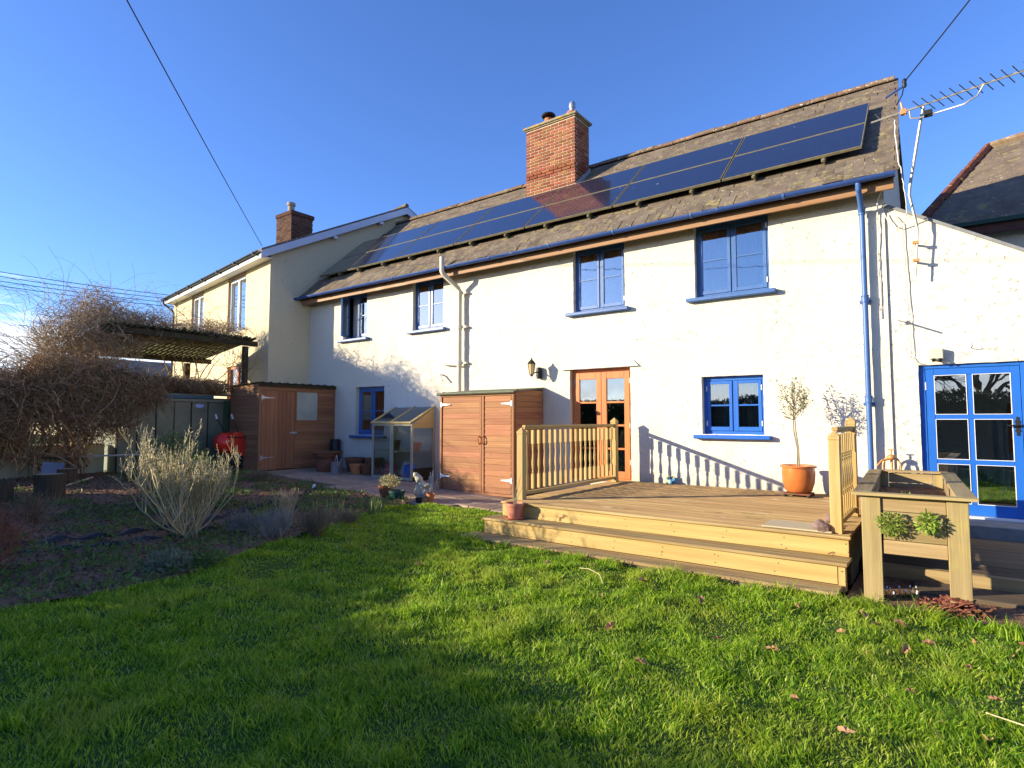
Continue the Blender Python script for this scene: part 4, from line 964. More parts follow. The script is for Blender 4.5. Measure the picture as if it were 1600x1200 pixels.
# ================================================================ WOODEN SHED (far left)
sx1, sx0, sy0, sz0 = -12.81, -14.08, -2.10, .30
sd_ = thing('garden_shed', 'brown wooden garden shed with frosted window and corrugated roof', 'shed')
obj('frame', MB().box((sx0+.03,sy0+.03,sz0),(sx1-.03,-.03,2.2)), M_darkwood, sd_)
def sboards(y0_, y1_, z0_, z1_, vert=False):
    if not vert:
        n = round((z1_-z0_)/.098); h = (z1_-z0_)/n
        for k in range(n):
            a_, b_ = z0_+k*h, z0_+(k+1)*h-.003; obj('board', MB().prism([(sx1,a_),(sx1+.010,a_+.001),(sx1+.003,b_),(sx1-.02,b_),(sx1-.02,a_)], y0_, y1_, 'y'), M_shedwood_y, sd_)
sboards(-1.17, -.05, sz0+.02, 1.49); sboards(-1.17, -.05, 2.18, 2.30); sboards(-1.17, -1.12, 1.49, 2.18); sboards(-.53, -.05, 1.49, 2.18); sboards(-2.06,-1.17,2.20,2.30)
obj('corner_post', MB().box((sx1-.02,sy0-.002,sz0),(sx1+.016,sy0+.05,2.30),.003), M_shedwood_v, sd_); obj('corner_post', MB().box((sx1-.02,-.05,sz0),(sx1+.016,-.005,2.30),.003), M_shedwood_v, sd_)
door = obj('door', MB().box((sx1-.015,-2.045,sz0+.03),(sx1+.0,-1.18,2.19)), M_shedwood_v, sd_)
for k in range(8):
    a_ = -2.045+.108*k; obj('board', MB().box((sx1+.001,a_,sz0+.03),(sx1+.018,a_+.104,2.19),.003), M_shedwood_v, door)
for hz in (.62, 2.02):
    obj('strap_hinge', MB().prism([(-2.04+p*1.3, hz+q*.8) for p, q in hng], sx1+.019, sx1+.025, 'x').box((sx1+.018,-2.06,hz-.07),(sx1+.028,-2.035,hz+.07)), M_galv, door)
obj('lock', MB().box((sx1+.019,-1.30,1.17),(sx1+.03,-1.10,1.21),.003).lathe([(.03,0),(.03,.05)], (sx1+.04,-1.21,1.16), 10), M_galv, door)
M_frost = pm('frosted_sheet', (.30,.33,.28), (.42,.45,.39), 2, .25, spec=.5)
wn = obj('window', MB().box((sx1-.01,-1.12,1.49),(sx1+.002,-.53,2.18)), M_frost, sd_, label='cloudy pale window pane')
obj('window_frame', MB().box((sx1-.005,-1.15,1.46),(sx1+.016,-1.12,2.20),.002).box((sx1-.005,-.53,1.46),(sx1+.016,-.50,2.20),.002).box((sx1-.005,-1.119,1.46),(sx1+.015,-.531,1.49),.002).box((sx1-.005,-1.119,2.18),(sx1+.015,-.531,2.205),.002), M_shedwood_y, wn)
n = 19
for k in range(n):
    a_ = sz0+.02+k*(1.96/n); b_ = a_+1.96/n-.003
    obj('board', MB().prism([(sy0,a_),(sy0-.010,a_+.001),(sy0-.003,b_),(sy0+.02,b_),(sy0+.02,a_)], sx0, sx1-.021, 'x'), M_shedwood, sd_)
obj('gable_board', MB().prism([(sx0,2.262),(sx1-.021,2.262),(sx1-.021,2.36),(sx0,2.30)], sy0-.003, sy0+.018, 'y'), M_shedwood, sd_)
obj('fascia_board', MB().box((sx1+.017,sy0-.04,2.285),(sx1+.04,.0,2.37),.003), M_darkwood, sd_)
rf = MB(); nn_ = 66
prf = []
for k in range(nn_+1):
    t_ = k/nn_; yy_ = sy0-.08+(0.0-sy0+.04)*t_; ph = (t_*10) % 1; hz = .030*max(0, 1-abs(ph-.5)*6); prf.append((yy_, hz))
for (p, q) in zip(prf[:-1], prf[1:]):
    z_ = 2.375; rf.quad((sx1+.10,p[0],z_+p[1]),(sx1+.10,q[0],z_+q[1]),(sx0-.15,q[0],z_-.06+q[1]),(sx0-.15,p[0],z_-.06+p[1]))
    rf.quad((sx1+.10,p[0],z_+p[1]-.008),(sx1+.10,q[0],z_+q[1]-.008),(sx1+.10,q[0],z_+q[1]),(sx1+.10,p[0],z_+p[1]))
obj('corrugated_roof', rf, pm('dark_corrugated_sheet', (.07,.075,.065), (.11,.115,.10), 5, .6), sd_, nrm=False)

# ================================================================ GREEN SHEET METAL SHED
gx, ga, gb = -14.2, -4.50, -1.98
gs = thing('metal_shed', 'dull green sheet metal shed half hidden under hanging vines', 'shed')
obj('body', MB().box((gx-1.6,ga,.30),(gx-.03,gb-.0,2.02)), M_green_metal, gs)
nP = 6; pw = (gb-ga-.25)/nP
for k in range(nP):
    a_ = ga+.02+k*pw; dr = k in (1, 3, 5) 
    obj('wall_panel', MB().box((gx-.03,a_+.012,.32),(gx-(.002 if not dr else .014),a_+pw-.012,1.92),.004), M_green_metal, gs)
    obj('panel_seam', MB().box((gx-.028,a_-.010,.32),(gx+.004,a_+.010,1.92)), M_black_plastic, gs)
obj('corner_panel', MB().box((gx-.03,gb-.22,.32),(gx+.002,gb,1.96),.004), pm('mossy_green_sheet', (.04,.07,.035), (.06,.10,.05), 3, .6), gs)
obj('head_rail', MB().box((gx-.03,ga+.02,1.925),(gx+.03,gb-.25,1.985),.004), pm('pale_green_rail', (.20,.21,.15), (.25,.26,.19), 4, .5), gs)
obj('roof_light', MB().box((gx-.02,ga+.3,2.0),(gx+.045,gb-.5,2.10),.004), M_blue_film, gs)
obj('roof', MB().prism([(gx+.05,2.105),(gx-.8,2.30),(gx-1.65,2.05),(gx-1.65,2.02),(gx-.8,2.27),(gx+.05,2.07)], ga-.05, gb+.04, 'y'), M_green_metal, gs)
el_ = [(-2.79+.10*math.cos(2*PI*k/16), 1.83+.045*math.sin(2*PI*k/16)) for k in range(16)]
obj('badge', MB().prism(el_, gx-.0, gx+.006, 'x'), pm('pale_blue_badge', (.25,.38,.75), (.45,.55,.85), 60, .4), gs, label='small pale blue oval badge')

# ================================================================ PERGOLA
pg = thing('pergola', 'dark timber slatted pergola carrying bare vines beside the cream house', 'pergola')
PX0, PX1, PY0, PY1, PZ = -17.2, -14.35, -4.7, -1.45, 3.56
for (x_, y_, r_) in ((PX1-.10, PY1-.12, .06), (PX0+.3, PY1-.45, .06), (PX1-1.3, PY0+.1, .04), (PX0+.3, PY0+.1, .05)):
    obj('post', MB().box((x_-r_,y_-r_,.2),(x_+r_,y_+r_,PZ-.16-.13*(PX1-x_)),.006), M_darkwood_z, pg)
PM = Matrix.Translation((PX1,0,PZ)) @ Matrix.Rotation(-math.atan(.13),4,'Y') @ Matrix.Translation((-PX1,0,-PZ))
M_mosswood = pm('mossy_slat', (.05,.045,.025), (.11,.105,.05), 2, .9, .003, 12, grain='x', rand=.3, spots=[((.13,.15,.05), 3, .56, .1)])
for x_ in (PX0+.3, PX1-.10): obj('beam', MB().box((x_-.035,PY0-.1,PZ-.14),(x_+.035,PY1+.2,PZ-.01),.006,PM), M_darkwood, pg)
y_ = PY0
while y_ < PY1:
    obj('slat', MB().box((PX0,y_,PZ),(PX1+.12+random.uniform(-.05,.05),y_+.06,PZ+.05),.004,PM), M_mosswood, pg); y_ += .125
for x_ in np.arange(PX0+.2, PX1, .4): obj('batten', MB().box((x_,PY0,PZ+.042),(x_+.05,PY1,PZ+.065),0,PM), M_darkwood, pg)

# ================================================================ MINI GREENHOUSE
gh = thing('mini_greenhouse', 'small pale timber lean-to greenhouse against the white wall', 'greenhouse')
g0, g1, gy, gz0, ge, gt = -10.50, -9.20, -.70, .20, 1.42, 1.77
M_ghw = pm('pale_grey_timber', (.34,.32,.22), (.46,.43,.31), 2, .8, .002, 8, grain='z', rand=.08)
M_ghw2 = pm('yellow_new_timber', (.42,.32,.13), (.52,.40,.19), 2, .8, .002, 8, grain='y', rand=.08)
st = .05
for x_ in (g0, -9.98+.08, g1-st): 
    obj('upright', MB().box((x_,gy,gz0),(x_+st,gy+.04,ge),.003), M_ghw, gh)
obj('upright', MB().box((-9.85+.01,gy-.002,gz0),(-9.80,gy+.038,ge-.01),.003), M_ghw, gh)
for x_ in (g0, g1-st): obj('upright', MB().box((x_,-.06,gz0),(x_+st,-.015,gt),.003), M_ghw, gh)
obj('rail', MB().box((g0+st,gy+.002,gz0),(g1-st,gy+.038,gz0+.06),.003), M_ghw, gh); obj('rail', MB().box((g0+st,gy+.003,ge-.05),(g1-st,gy+.037,ge-.002),.003), M_ghw, gh)
for a_, b_ in ((g0+st, -9.9), (-9.80, g1-st)):
    obj('pane', MB().box((a_,gy+.016,gz0+.06),(b_,gy+.019,ge-.05)), M_ghglass, gh)
obj('rail', MB().box((g1-.04,gy+.042,gz0),(g1-.002,-.062,gz0+.25),.003), M_darkwood, gh); 
obj('pane', MB().box((g1-.022,gy+.042,gz0+.25),(g1-.019,-.062,ge-.10)), M_ghglass, gh)
obj('pane', MB().box((g0+.019,gy+.042,gz0+.05),(g0+.022,-.062,ge-.02)), M_ghglass, gh)
for k in range(4):
    z_ = ge-.10+k*.105; yl = gy+.042 if k < 1 else gy+.042+(z_-ge+.0)*(.64/(gt-ge))
    yl2 = gy+.042+max(0, (z_+.1-ge))*(.64/(gt-ge))
    if z_ < gt-.03: obj('board', MB().prism([(yl,z_),(-.062,z_),(-.062,min(z_+.1,gt-.005)),(min(yl2,-.065),min(z_+.1,gt-.005))], g1-.03, g1-.004, 'x'), M_ghw2, gh)
for x_ in (g0, (g0+g1)/2-.02, g1-st):
    obj('roof_bar', MB().prism([(gy-.04,ge-.0),(-.012,gt+.01),(-.012,gt+.045),(gy-.04,ge+.035)], x_, x_+st, 'x'), M_ghw2, gh)
obj('roof_edge', MB().box((g0,gy-.045,ge+.001),(g1,gy-.022,ge+.04),.003), M_ghw2, gh)
for a_, b_ in ((g0+st, (g0+g1)/2-.021), ((g0+g1)/2+.031, g1-st)):
    obj('roof_pane', MB().prism([(gy-.02,ge+.022),(-.02,gt+.027),(-.02,gt+.030),(gy-.02,ge+.025)], a_, b_, 'x'), M_ghglass, gh)
for z_ in (.62+.02,): obj('shelf', MB().box((g0+.04,gy+.06,z_+.16),(g1-.05,-.08,z_+.18),.002), M_ghw, gh)
def potmesh(r, h, rim=.0, n=18, base=.7):
    return MB().lathe([(r*base,0),(r*.97,h*.80),(r*1.0,h*.80),(r*1.06,h*.82),(r*1.06,h),(r*.95,h),(r*.92,h*.86),(.01,h*.84)], n=n)
def pot(name, label, cat, loc, r, h, mt, soil=True, **k):
    t = thing(name, label, cat, loc); obj('pot', potmesh(r, h, **k), mt, t, smooth=True)
    if soil: obj('compost', MB().lathe([(.01,h*.90),(r*.5,h*.9),(r*.90,h*.87),(r*.90,h*.85)], n=12), M_soil, t)
    return t
pot('flower_pot', 'dark plastic pot on the shelf of the mini greenhouse', 'plant pot', (-10.02,-.42,.80), .11, .24, M_black_plastic)
pot('flower_pot', 'terracotta pot on the greenhouse shelf behind the side pane', 'plant pot', (-9.42,-.35,.80), .10, .2, M_terra)
for i_, (x_, y_, c_, lb) in enumerate(((-10.2,-.4,(.5,.08,.10),'crumpled red and clear plastic bag'), (-9.72,-.36,(.55,.6,.7),'crumpled whitish plastic bag'), (-9.50,-.45,(.03,.16,.75),'bright blue plastic bag'))):
    m_ = MB().ellip((0,0,.14), (.16,.14,.17), 14, 10); m_.v = [tuple(Vector(p)*(1+.35*nz(p[0]*9+i_*5, p[1]*9, p[2]*9))) for p in m_.v]
    tag(obj('plastic_bag', m_, pm('bag_plastic_%s' % 'abc'[i_], c_, tuple(min(1, q*1.3) for q in c_), 9, .35, .01, 20), loc=(x_, y_, gz0+.02)), lb+' inside the mini greenhouse', 'bag')

# ================================================================ POTS AND GARDEN THINGS
def leafcloud(mb_, c, r, n, ls, wid=.4, up=.3, flat=1, seed=0):
    rr_ = random.Random(seed)
    for _ in range(n):
        d = Vector((rr_.gauss(0,1), rr_.gauss(0,1), rr_.gauss(0,1))).normalized(); q = rr_.random()**.4
        p = Vector(c)+Vector((d.x*r[0]*q, d.y*r[1]*q, d.z*r[2]*q)); dr = (d+Vector((0,0,up))+Vector((rr_.gauss(0,.5), rr_.gauss(0,.5), rr_.gauss(0,.5)))).normalized()
        l_ = ls*rr_.uniform(.7,1.3); sd__ = dr.cross(Vector((rr_.gauss(0,1), rr_.gauss(0,1), rr_.gauss(0,1)))).normalized()*l_*wid*.5
        mb_.add([p, p+dr*l_*.5+sd__, p+dr*l_, p+dr*l_*.5-sd__], [(0,1,2,3)])
    return mb_
# olive
ol = thing('potted_olive', 'standard olive tree in a large glazed terracotta pot on the deck', 'potted tree', (-1.70,-.50,DZ+.05))
obj('pot', MB().lathe([(.13,0),(.17,.03),(.205,.14),(.215,.26),(.21,.345),(.235,.35),(.24,.375),(.225,.38),(.20,.365),(.19,.33),(.01,.33)], n=28), M_glaze, ol, smooth=True)
cad = obj('pot_stand', MB().box((-.17,-.17,-.022),(.17,.17,-.002),.004), M_terra_dark, ol)
for a_ in ((-.15,-.15),(.15,-.15),(-.15,.15),(.15,.15)): obj('castor', MB().lathe([(.02,-.05),(.025,-.04),(.025,-.022)], (a_[0],a_[1],0), 8), M_black, ol)
tk = MB(); rr_ = random.Random(5)
for o_ in (-.012, .014): tk.tube([(o_,0,.30),(o_*.6+.005,0,.6),(-.03+o_,.0,.85),(-.035+o_*.8,0,1.02),(-.03+o_,0,1.2)], [.011,.010,.009,.008,.007], 6)
tips = []
for k in range(22):
    a_ = rr_.uniform(0, 2*PI); z0_ = rr_.uniform(1.0,1.22); r0 = rr_.uniform(.10,.26); p0 = Vector((-.03,0,z0_)); p2 = Vector((-.03+math.cos(a_)*r0, math.sin(a_)*r0, z0_+rr_.uniform(.08,.40)))
    p1 = p0.lerp(p2, .5)+Vector((math.cos(a_)*.04, math.sin(a_)*.04, -.03)); tk.tube([p0,p1,p2], [.006,.004,.002], 4); tips += [p1.lerp(p2, t_) for t_ in (0,.35,.7,1)]
obj('trunk', tk, pm('olive_bark', (.22,.19,.13), (.32,.28,.2), 8, .85), ol)
lf = MB()
for p_ in tips:
    for _ in range(6):
        d = Vector((rr_.gauss(0,1), rr_.gauss(0,1), rr_.gauss(.3,1))).normalized(); l_ = rr_.uniform(.035,.06); sdv = d.cross(Vector((rr_.gauss(0,1),rr_.gauss(0,1),rr_.gauss(0,1)))).normalized()*.008
        q_ = p_+d*.008; lf.add([q_, q_+d*l_*.5+sdv, q_+d*l_, q_+d*l_*.5-sdv], [(0,1,2,3)])
obj('foliage', lf, M_olive, ol)
# small pot on the step
sp = pot('potted_shrub', 'pink terracotta coloured pot with dead twigs on the left end of the step', 'plant pot', (-4.44,-3.47,.262), .115, .19, M_terra_pink)
obj('saucer', MB().lathe([(.11,-.008),(.13,.012),(.12,.012),(.10,.0)], n=20), M_terra_pink, sp, smooth=True)
tw = MB(); 
for k in range(12):
    a_ = random.uniform(0,2*PI); r_ = random.uniform(.04,.13); h_ = random.uniform(.2,.46); tw.tube([(0,0,.15),(math.cos(a_)*r_*.5,math.sin(a_)*r_*.5,.15+h_*.5),(math.cos(a_)*r_,math.sin(a_)*r_,.15+h_)], [.004,.003,.0015], 4)
obj('twigs', tw, M_palestem, sp)
# rocks
for i_, (x_, y_, s_, lb) in enumerate(((-.98,-3.26,.085,'largest purple grey stone at the deck front corner by the post'), (-1.07,-2.92,.055,'middle purple grey stone of three beside the right railing'), (-1.02,-2.6,.06,'rearmost purple grey stone of three beside the right railing'))):
    m_ = MB().ellip((0,0,s_*.55), (s_,s_*.8,s_*.65), 9, 6); m_.v = [tuple(Vector(p)*(1+.45*nz(p[0]*12+i_*7, p[1]*12, p[2]*12+i_))) for p in m_.v]
    tag(obj('stone', m_, M_rock, loc=(x_, y_, DZ)), lb, 'stone', 'purple grey stones on the deck')
# tile
m_tile, t_, b_ = newmat('painted_tile'); v_ = t_.nodes.new('ShaderNodeTexVoronoi'); v_.inputs['Scale'].default_value = 22; tcn = t_.nodes.new('ShaderNodeTexCoord'); t_.links.new(tcn.outputs['Object'], v_.inputs['Vector'])
r_ = t_.nodes.new('ShaderNodeValToRGB'); r_.color_ramp.interpolation = 'CONSTANT'; t_.links.new(v_.outputs['Color'], r_.inputs[0])
for k_, (p_, c_) in enumerate(((0,(.02,.05,.09,1)),(.35,(.05,.25,.45,1)),(.6,(.45,.4,.12,1)),(.8,(.1,.2,.1,1)))):
    el = r_.color_ramp.elements[k_] if k_ < 2 else r_.color_ramp.elements.new(p_); el.position = p_; el.color = c_
t_.links.new(r_.outputs[0], b_.inputs['Base Color']); b_.inputs['Roughness'].default_value = .25
tg = thing('ceramic_tile', 'small blue and yellow painted tile leaning on the wall at the back of the deck', 'tile', (-3.72,-.10,DZ)); 
obj('tile', MB().box((-.075,-.006,0),(.075,.006,.13),.003, Matrix.Rotation(-.2,4,'X')), m_tile, tg); obj('pebble', MB().ellip((.02,-.05,.04), (.045,.03,.04), 10, 7), pm('blue_glazed', (.1,.3,.42),(.3,.5,.55),9,.2), tg, smooth=True)
# watering can
wc = thing('watering_can', 'galvanised watering can standing by the pots in front of the garden shed', 'watering can', (-11.42,-.96,.24), R(-20))
obj('body', MB().lathe([(.125,0),(.13,.01),(.125,.27),(.13,.28),(.105,.285),(.02,.29)], n=22), M_galv, wc, smooth=True)
obj('spout', MB().tube([(.11,0,.06),(.22,0,.16),(.34,0,.34)], [.03,.022,.014], 10).lathe([(.018,.0),(.04,.02),(.042,.03)], (.345,0,.335), 12), M_galv, wc, smooth=True)
obj('handle', MB().tube([(.09+.0*k-.2*(k/8.), 0, .28+.16*math.sin(PI*k/8.)) for k in range(9)], .010, 6), M_galv, wc, smooth=True)
obj('handle', MB().tube([(-.12,0,.25),(-.19,0,.24),(-.21,0,.18),(-.19,0,.1),(-.13,0,.06)], .009, 6), M_galv, wc, smooth=True)
# big bowl / barrel next to it
pot('flower_pot', 'wide dull terracotta bowl on a barrel beside the shed door', 'plant pot', (-11.95,-.84,.62), .36, .12, M_terra_dark, base=.85)
tag(obj('barrel', MB().lathe([(.22,0),(.26,.12),(.26,.26),(.23,.37),(.01,.37)], n=20), M_terra_dark, loc=(-11.95,-.84,.25), smooth=True), 'squat brown tub under the wide terracotta bowl', 'tub')
pot('flower_pot', 'left of two small terracotta pots between the can and the mini greenhouse', 'plant pot', (-11.08,-.66,.235), .155, .24, M_terra)
pot('flower_pot', 'darker mossy right hand pot beside the mini greenhouse door', 'plant pot', (-10.78,-.56,.225), .165, .25, M_terra_dark)
pot('flower_pot', 'large dark pot against the wall behind the watering can', 'plant pot', (-11.55,-.32,.245), .24, .34, M_terra_dark)
pot('flower_pot', 'tall dark pot at the wall behind the two small pots', 'plant pot', (-10.95,-.24,.24), .2, .36, M_terra_dark)
cb_ = tag(obj('water_butt', MB().lathe([(.10,0),(.12,.3),(.13,.7),(.11,.74),(.01,.74)], n=14), M_black_plastic, loc=(-12.55,-.16,.27), smooth=True), 'narrow dark container in the corner between shed and wall', 'container')
# green + terracotta pot with pale plant near lawn edge
pot('flower_pot', 'dark green plastic pot with shrivelled plant at the edge of the lawn', 'plant pot', (-7.50,-2.66,.105), .135, .21, M_greenpl)
tp_ = pot('potted_shrub', 'old terracotta pot with pale yellow shrivelled plant behind the dark green pot', 'plant pot', (-7.84,-2.60,.115), .13, .26, M_terra_dark)
pl = MB(); leafcloud(pl, (.12,-.02,.33), (.24,.12,.10), 620, .045, .35, .3, seed=4); obj('foliage', pl, leafmat('pale_yellow_leaf', (.33,.30,.13), (.48,.42,.22), .25), tp_)
# statue
ex = [((0,0,.12),(.10,.09,.13)), ((.02,0,.25),(.11,.09,.12)), ((-.05,-.01,.37),(.09,.085,.10)), ((-.10,-.03,.455),(.065,.06,.07)), ((.10,-.05,.28),(.11,.045,.045)), ((.17,-.04,.22),(.05,.045,.08)), ((-.07,-.06,.18),(.05,.05,.14)), ((.08,-.06,.13),(.07,.05,.10)), ((-.02,-.02,.03),(.15,.1,.05))]
mbd = bpy.data.metaballs.new('tmp'); mbd.resolution = .018; mbo = bpy.data.objects.new('tmp', mbd); COL.objects.link(mbo)
for c_, r_ in ex:
    e_ = mbd.elements.new(type='ELLIPSOID'); e_.co = c_; e_.radius = 1; e_.size_x, e_.size_y, e_.size_z = [q*1.15 for q in r_]; e_.stiffness = 3
bpy.context.view_layer.update(); dg = bpy.context.evaluated_depsgraph_get()
me = bpy.data.meshes.new_from_object(mbo.evaluated_get(dg)); bpy.data.objects.remove(mbo)
for v in me.vertices: v.co *= 1+.10*noise.noise(v.co*18)
me.materials.clear(); me.materials.append(M_stone); me.polygons.foreach_set('use_smooth', [True]*len(me.polygons))
me.name = 'garden_statue'; so_ = link('garden_statue', me, None, (-7.33,-2.24,.10), (0,0,R(25))); so_.scale = (1.05,1.05,1.0); tag(so_, 'weathered pale stone figure sitting hunched at the corner of the lawn', 'statue')
tag(obj('broken_pot', MB().lathe([(.05,0),(.07,.14),(.075,.17),(.065,.17),(.04,.02)], n=12), M_terra, loc=(-7.10,-2.30,.09), rot=(0,R(14),0), smooth=True), 'upright terracotta pot fragment beside the stone figure', 'pot')
dw = MB(); 
for (x_, y_, h_, l_) in ((0,0,.26,.05),(.08,.02,.34,-.03),(.14,-.02,.38,.02),(.18,.03,.24,.06)): dw.tube([(x_,y_,0),(x_+l_*.4,y_,h_*.5),(x_+l_,y_,h_)], [.028,.022,.012], 6)
tag(obj('driftwood', dw, M_stone, loc=(-8.30,-1.12,.13), smooth=True), 'small pale upright pieces of driftwood by the cupboard shed corner', 'driftwood')
tag(obj('flower_pot', potmesh(.06,.10), M_black_plastic, loc=(-7.20,-2.44,.09), smooth=True), 'tiny black pot lying by the stone figure', 'plant pot')

# ---- wheelbarrow leaning on the green shed
wb = thing('garden_machine', 'red wheeled garden machine with two black handles and white grips beside the metal shed', 'garden machine', (-13.55,-2.36,.30), R(-6))
m_ = MB().ellip((0,-.13,.66), (.20,.25,.25), 18, 12); obj('hood', m_, M_red, wb, smooth=True)
m_ = MB().prism([(-.02,.42),(-.04,.84),(.04,.92),(.20,.90),(.28,.78),(.34,.40),(.24,.34)], -.16, .15, 'x'); obj('housing', m_, M_red, wb)
for k in range(5): obj('grille_bar', MB().box((.152,.0+.058*k,.44),(.176,.022+.058*k,.76),.003), M_red, wb)
obj('cross_bar', MB().tube([(.17,-.14,.80),(.185,.04,.79),(.185,.29,.80)], .014, 6), M_black, wb, smooth=True)
tm = MB(); Rw = .15; ns = 20
tm.tube([Vector((.05, .36+Rw*math.cos(2*PI*k/ns), .19+Rw*math.sin(2*PI*k/ns))) for k in range(ns+1)], .042, 8, False); tyre = obj('wheel', tm, M_rubber, wb, smooth=True)
obj('rim', MB().lathe([(.11,-.02),(.12,0),(.11,.02)], n=16), pm('dull_blue_metal', (.08,.09,.18),(.12,.13,.24),5,.5), tyre, loc=(.05,.36,.19), rot=(0,PI/2,0))
obj('chassis', MB().box((-.10,-.25,.14),(.10,.30,.42),.02), M_black, wb)
for s_ in (-1, 1):
    obj('handle', MB().tube([(.10,.12*s_+.08,.70),(.03,.16*s_-.06,1.05),(-.03,.18*s_-.13,1.22)], .014, 8), M_black, wb, smooth=True)
    obj('grip', MB().tube([(-.03,.18*s_-.13,1.22),(-.05,.18*s_-.155,1.33)], .020, 8), M_white_pl, wb, smooth=True)

# ---- logs, timber, mirror, stick
def log(name, lb, cat, loc, r, h, rot=(0,0,0)):
    t = thing(name, lb, cat, loc); t.rotation_euler = rot
    m_ = MB(); n = 18; pr = []
    for j in range(5):
        for k in range(n): a_ = 2*PI*k/n; q = r*(1+.12*nz(math.cos(a_)*2, math.sin(a_)*2, r*30)); m_.v.append((q*math.cos(a_), q*math.sin(a_), h*j/4))
    for j in range(4):
        for k in range(n): m_.f.append((j*n+k, j*n+(k+1)%n, (j+1)*n+(k+1)%n, (j+1)*n+k))
    m_.f.append(tuple(range(n))[::-1]); obj('bark', m_, M_log, t, smooth=True)
    obj('cut_end', MB().add([(m_.v[4*n+k][0]*.97, m_.v[4*n+k][1]*.97, h+.003) for k in range(n)], [tuple(range(n))]), M_logend, t)
log('log', 'upright sawn log next to the timber planter at far left', 'log', (-11.45,-6.36,.22), .20, .42)
log('log', 'smaller upright log set back behind the first log', 'log', (-12.9,-5.72,.27), .15, .34)
tb_ = thing('timber_box', 'dark rotting timber bed edging box at the far left edge', 'planter box', (-11.75,-7.05,.20), R(70))
for k in range(3): obj('board', MB().box((-1.1,-.02,.02+.12*k),(.30,.03,.13+.12*k),.006), M_log, tb_)
obj('board', MB().box((-1.1,-.50,.02),(.30,-.46,.36),.006), M_log, tb_); obj('post', MB().box((.22,-.03,0),(.30,.08,.40),.006), M_log, tb_)
mr_ = thing('framed_panel', 'pale bluish framed glass panel leaning on the wall behind the logs', 'panel', (-13.7,-5.75,.34), R(66))
obj('panel', MB().box((-.17,-.012,.03),(.17,.012,.36),.003, Matrix.Rotation(-.25,4,'X') @ Matrix.Rotation(.10,4,'Y')), pm('bluish_sheet', (.14,.16,.22),(.24,.27,.34),3,.3), mr_)
obj('frame', MB().box((.20,-.02,.0),(.235,.02,.47),.003, Matrix.Rotation(-.25,4,'X') @ Matrix.Rotation(.10,4,'Y')).box((-.20,-.02,.42),(.20,.02,.455),.003, Matrix.Rotation(-.25,4,'X') @ Matrix.Rotation(.10,4,'Y')), M_darkwood, mr_)
tag(obj('stick', MB().tube([(-12.3,-6.12,.30),(-13.2,-5.22,.40)], .018, 6), M_straw), 'pale stick lying between the logs', 'stick')
tag(obj('plank', MB().box((-.7,-.05,0),(.7,.05,.03),.003), pm('pale_plank', (.35,.33,.28),(.45,.42,.36),3,.8), loc=(-13.9,-4.75,.75), rot=(0,0,R(72))), 'pale narrow plank lying across in front of the metal shed', 'plank')
tag(obj('plant_label', MB().box((-.03,-.002,0),(.03,.002,.10),.001), M_white_pl, loc=(-9.66,-2.80,.20), rot=(R(-35),0,R(20))), 'white plant label stuck in the flower bed', 'plant label')
ww_ = thing('boundary_wall', 'low mossy rendered garden wall under the vine at far left', 'wall', (-14.4,-6,0))
M_moss = render_wall('mossy_render', (.55,.52,.36), (.40,.40,.20), .8)
def PPx(ax, ay, bx_, by_, h): 
    d_ = Vector((bx_-ax, by_-ay, 0)); L_ = d_.length; an = math.atan2(d_.y, d_.x)
    return MB().box((0,0,.1),(L_,.25,h),.01, Matrix.Translation((ax,ay,0)) @ Matrix.Rotation(an,4,'Z'))
o = obj('wall_section', PPx(-14.2,-7.6,-14.45,-5.9,1.35), M_moss); o.parent = ww_; o.matrix_parent_inverse = Matrix.Translation((-14.4,-6,0)).inverted()
o = obj('wall_section', PPx(-14.46,-5.88,-14.5,-4.6,1.0), M_moss); o.parent = ww_; o.matrix_parent_inverse = Matrix.Translation((-14.4,-6,0)).inverted()
# edging strips of the path through the bed
def strip(name, lb, pts, h, th, mt, wave=.0):
    m_ = MB(); P_ = []
    for a_, b_ in zip(pts[:-1], pts[1:]):
        nseg = max(2, int(math.dist(a_, b_)/.06))
        for k in range(nseg): P_.append((a_[0]+(b_[0]-a_[0])*k/nseg, a_[1]+(b_[1]-a_[1])*k/nseg))
    P_.append(pts[-1]); n = len(P_)
    for i, p in enumerate(P_):
        hh = h*(.8+.2*math.sin(i*1.1)+.15*nz(i*.3, 1)); z_ = G(p[0])-.02
        for (o_, zz) in ((0,0),(0,hh),(th,hh),(th,0)): m_.v.append((p[0]+o_+.015*math.sin(i*.55), p[1]+.0, z_+zz))
    for i in range(n-1):
        for k in range(4): m_.f.append((i*4+k, i*4+(k+1)%4, (i+1)*4+(k+1)%4, (i+1)*4+k))
    return tag(obj(name, m_, mt), lb, 'edging')
M_edge = pm('slate_blue_edging', (.025,.028,.045), (.05,.055,.08), 6, .6, .004, 30)
strip('path_edging', 'dark scalloped edging on the far side of the path through the bed', [(-8.1,-8.4),(-7.96,-7.39),(-7.85,-7.08),(-7.79,-6.72),(-7.77,-6.32),(-7.80,-5.9),(-8.39,-4.65),(-8.84,-3.84),(-9.45,-2.75)], .13, .03, M_edge)
strip('path_edging', 'dark scalloped edging on the near side of the path, by the pale shrub', [(-7.7,-8.4),(-7.56,-7.5),(-7.42,-6.88),(-7.40,-6.3),(-7.42,-5.76),(-7.9,-4.6),(-8.4,-3.6)], .10, .03, M_edge)

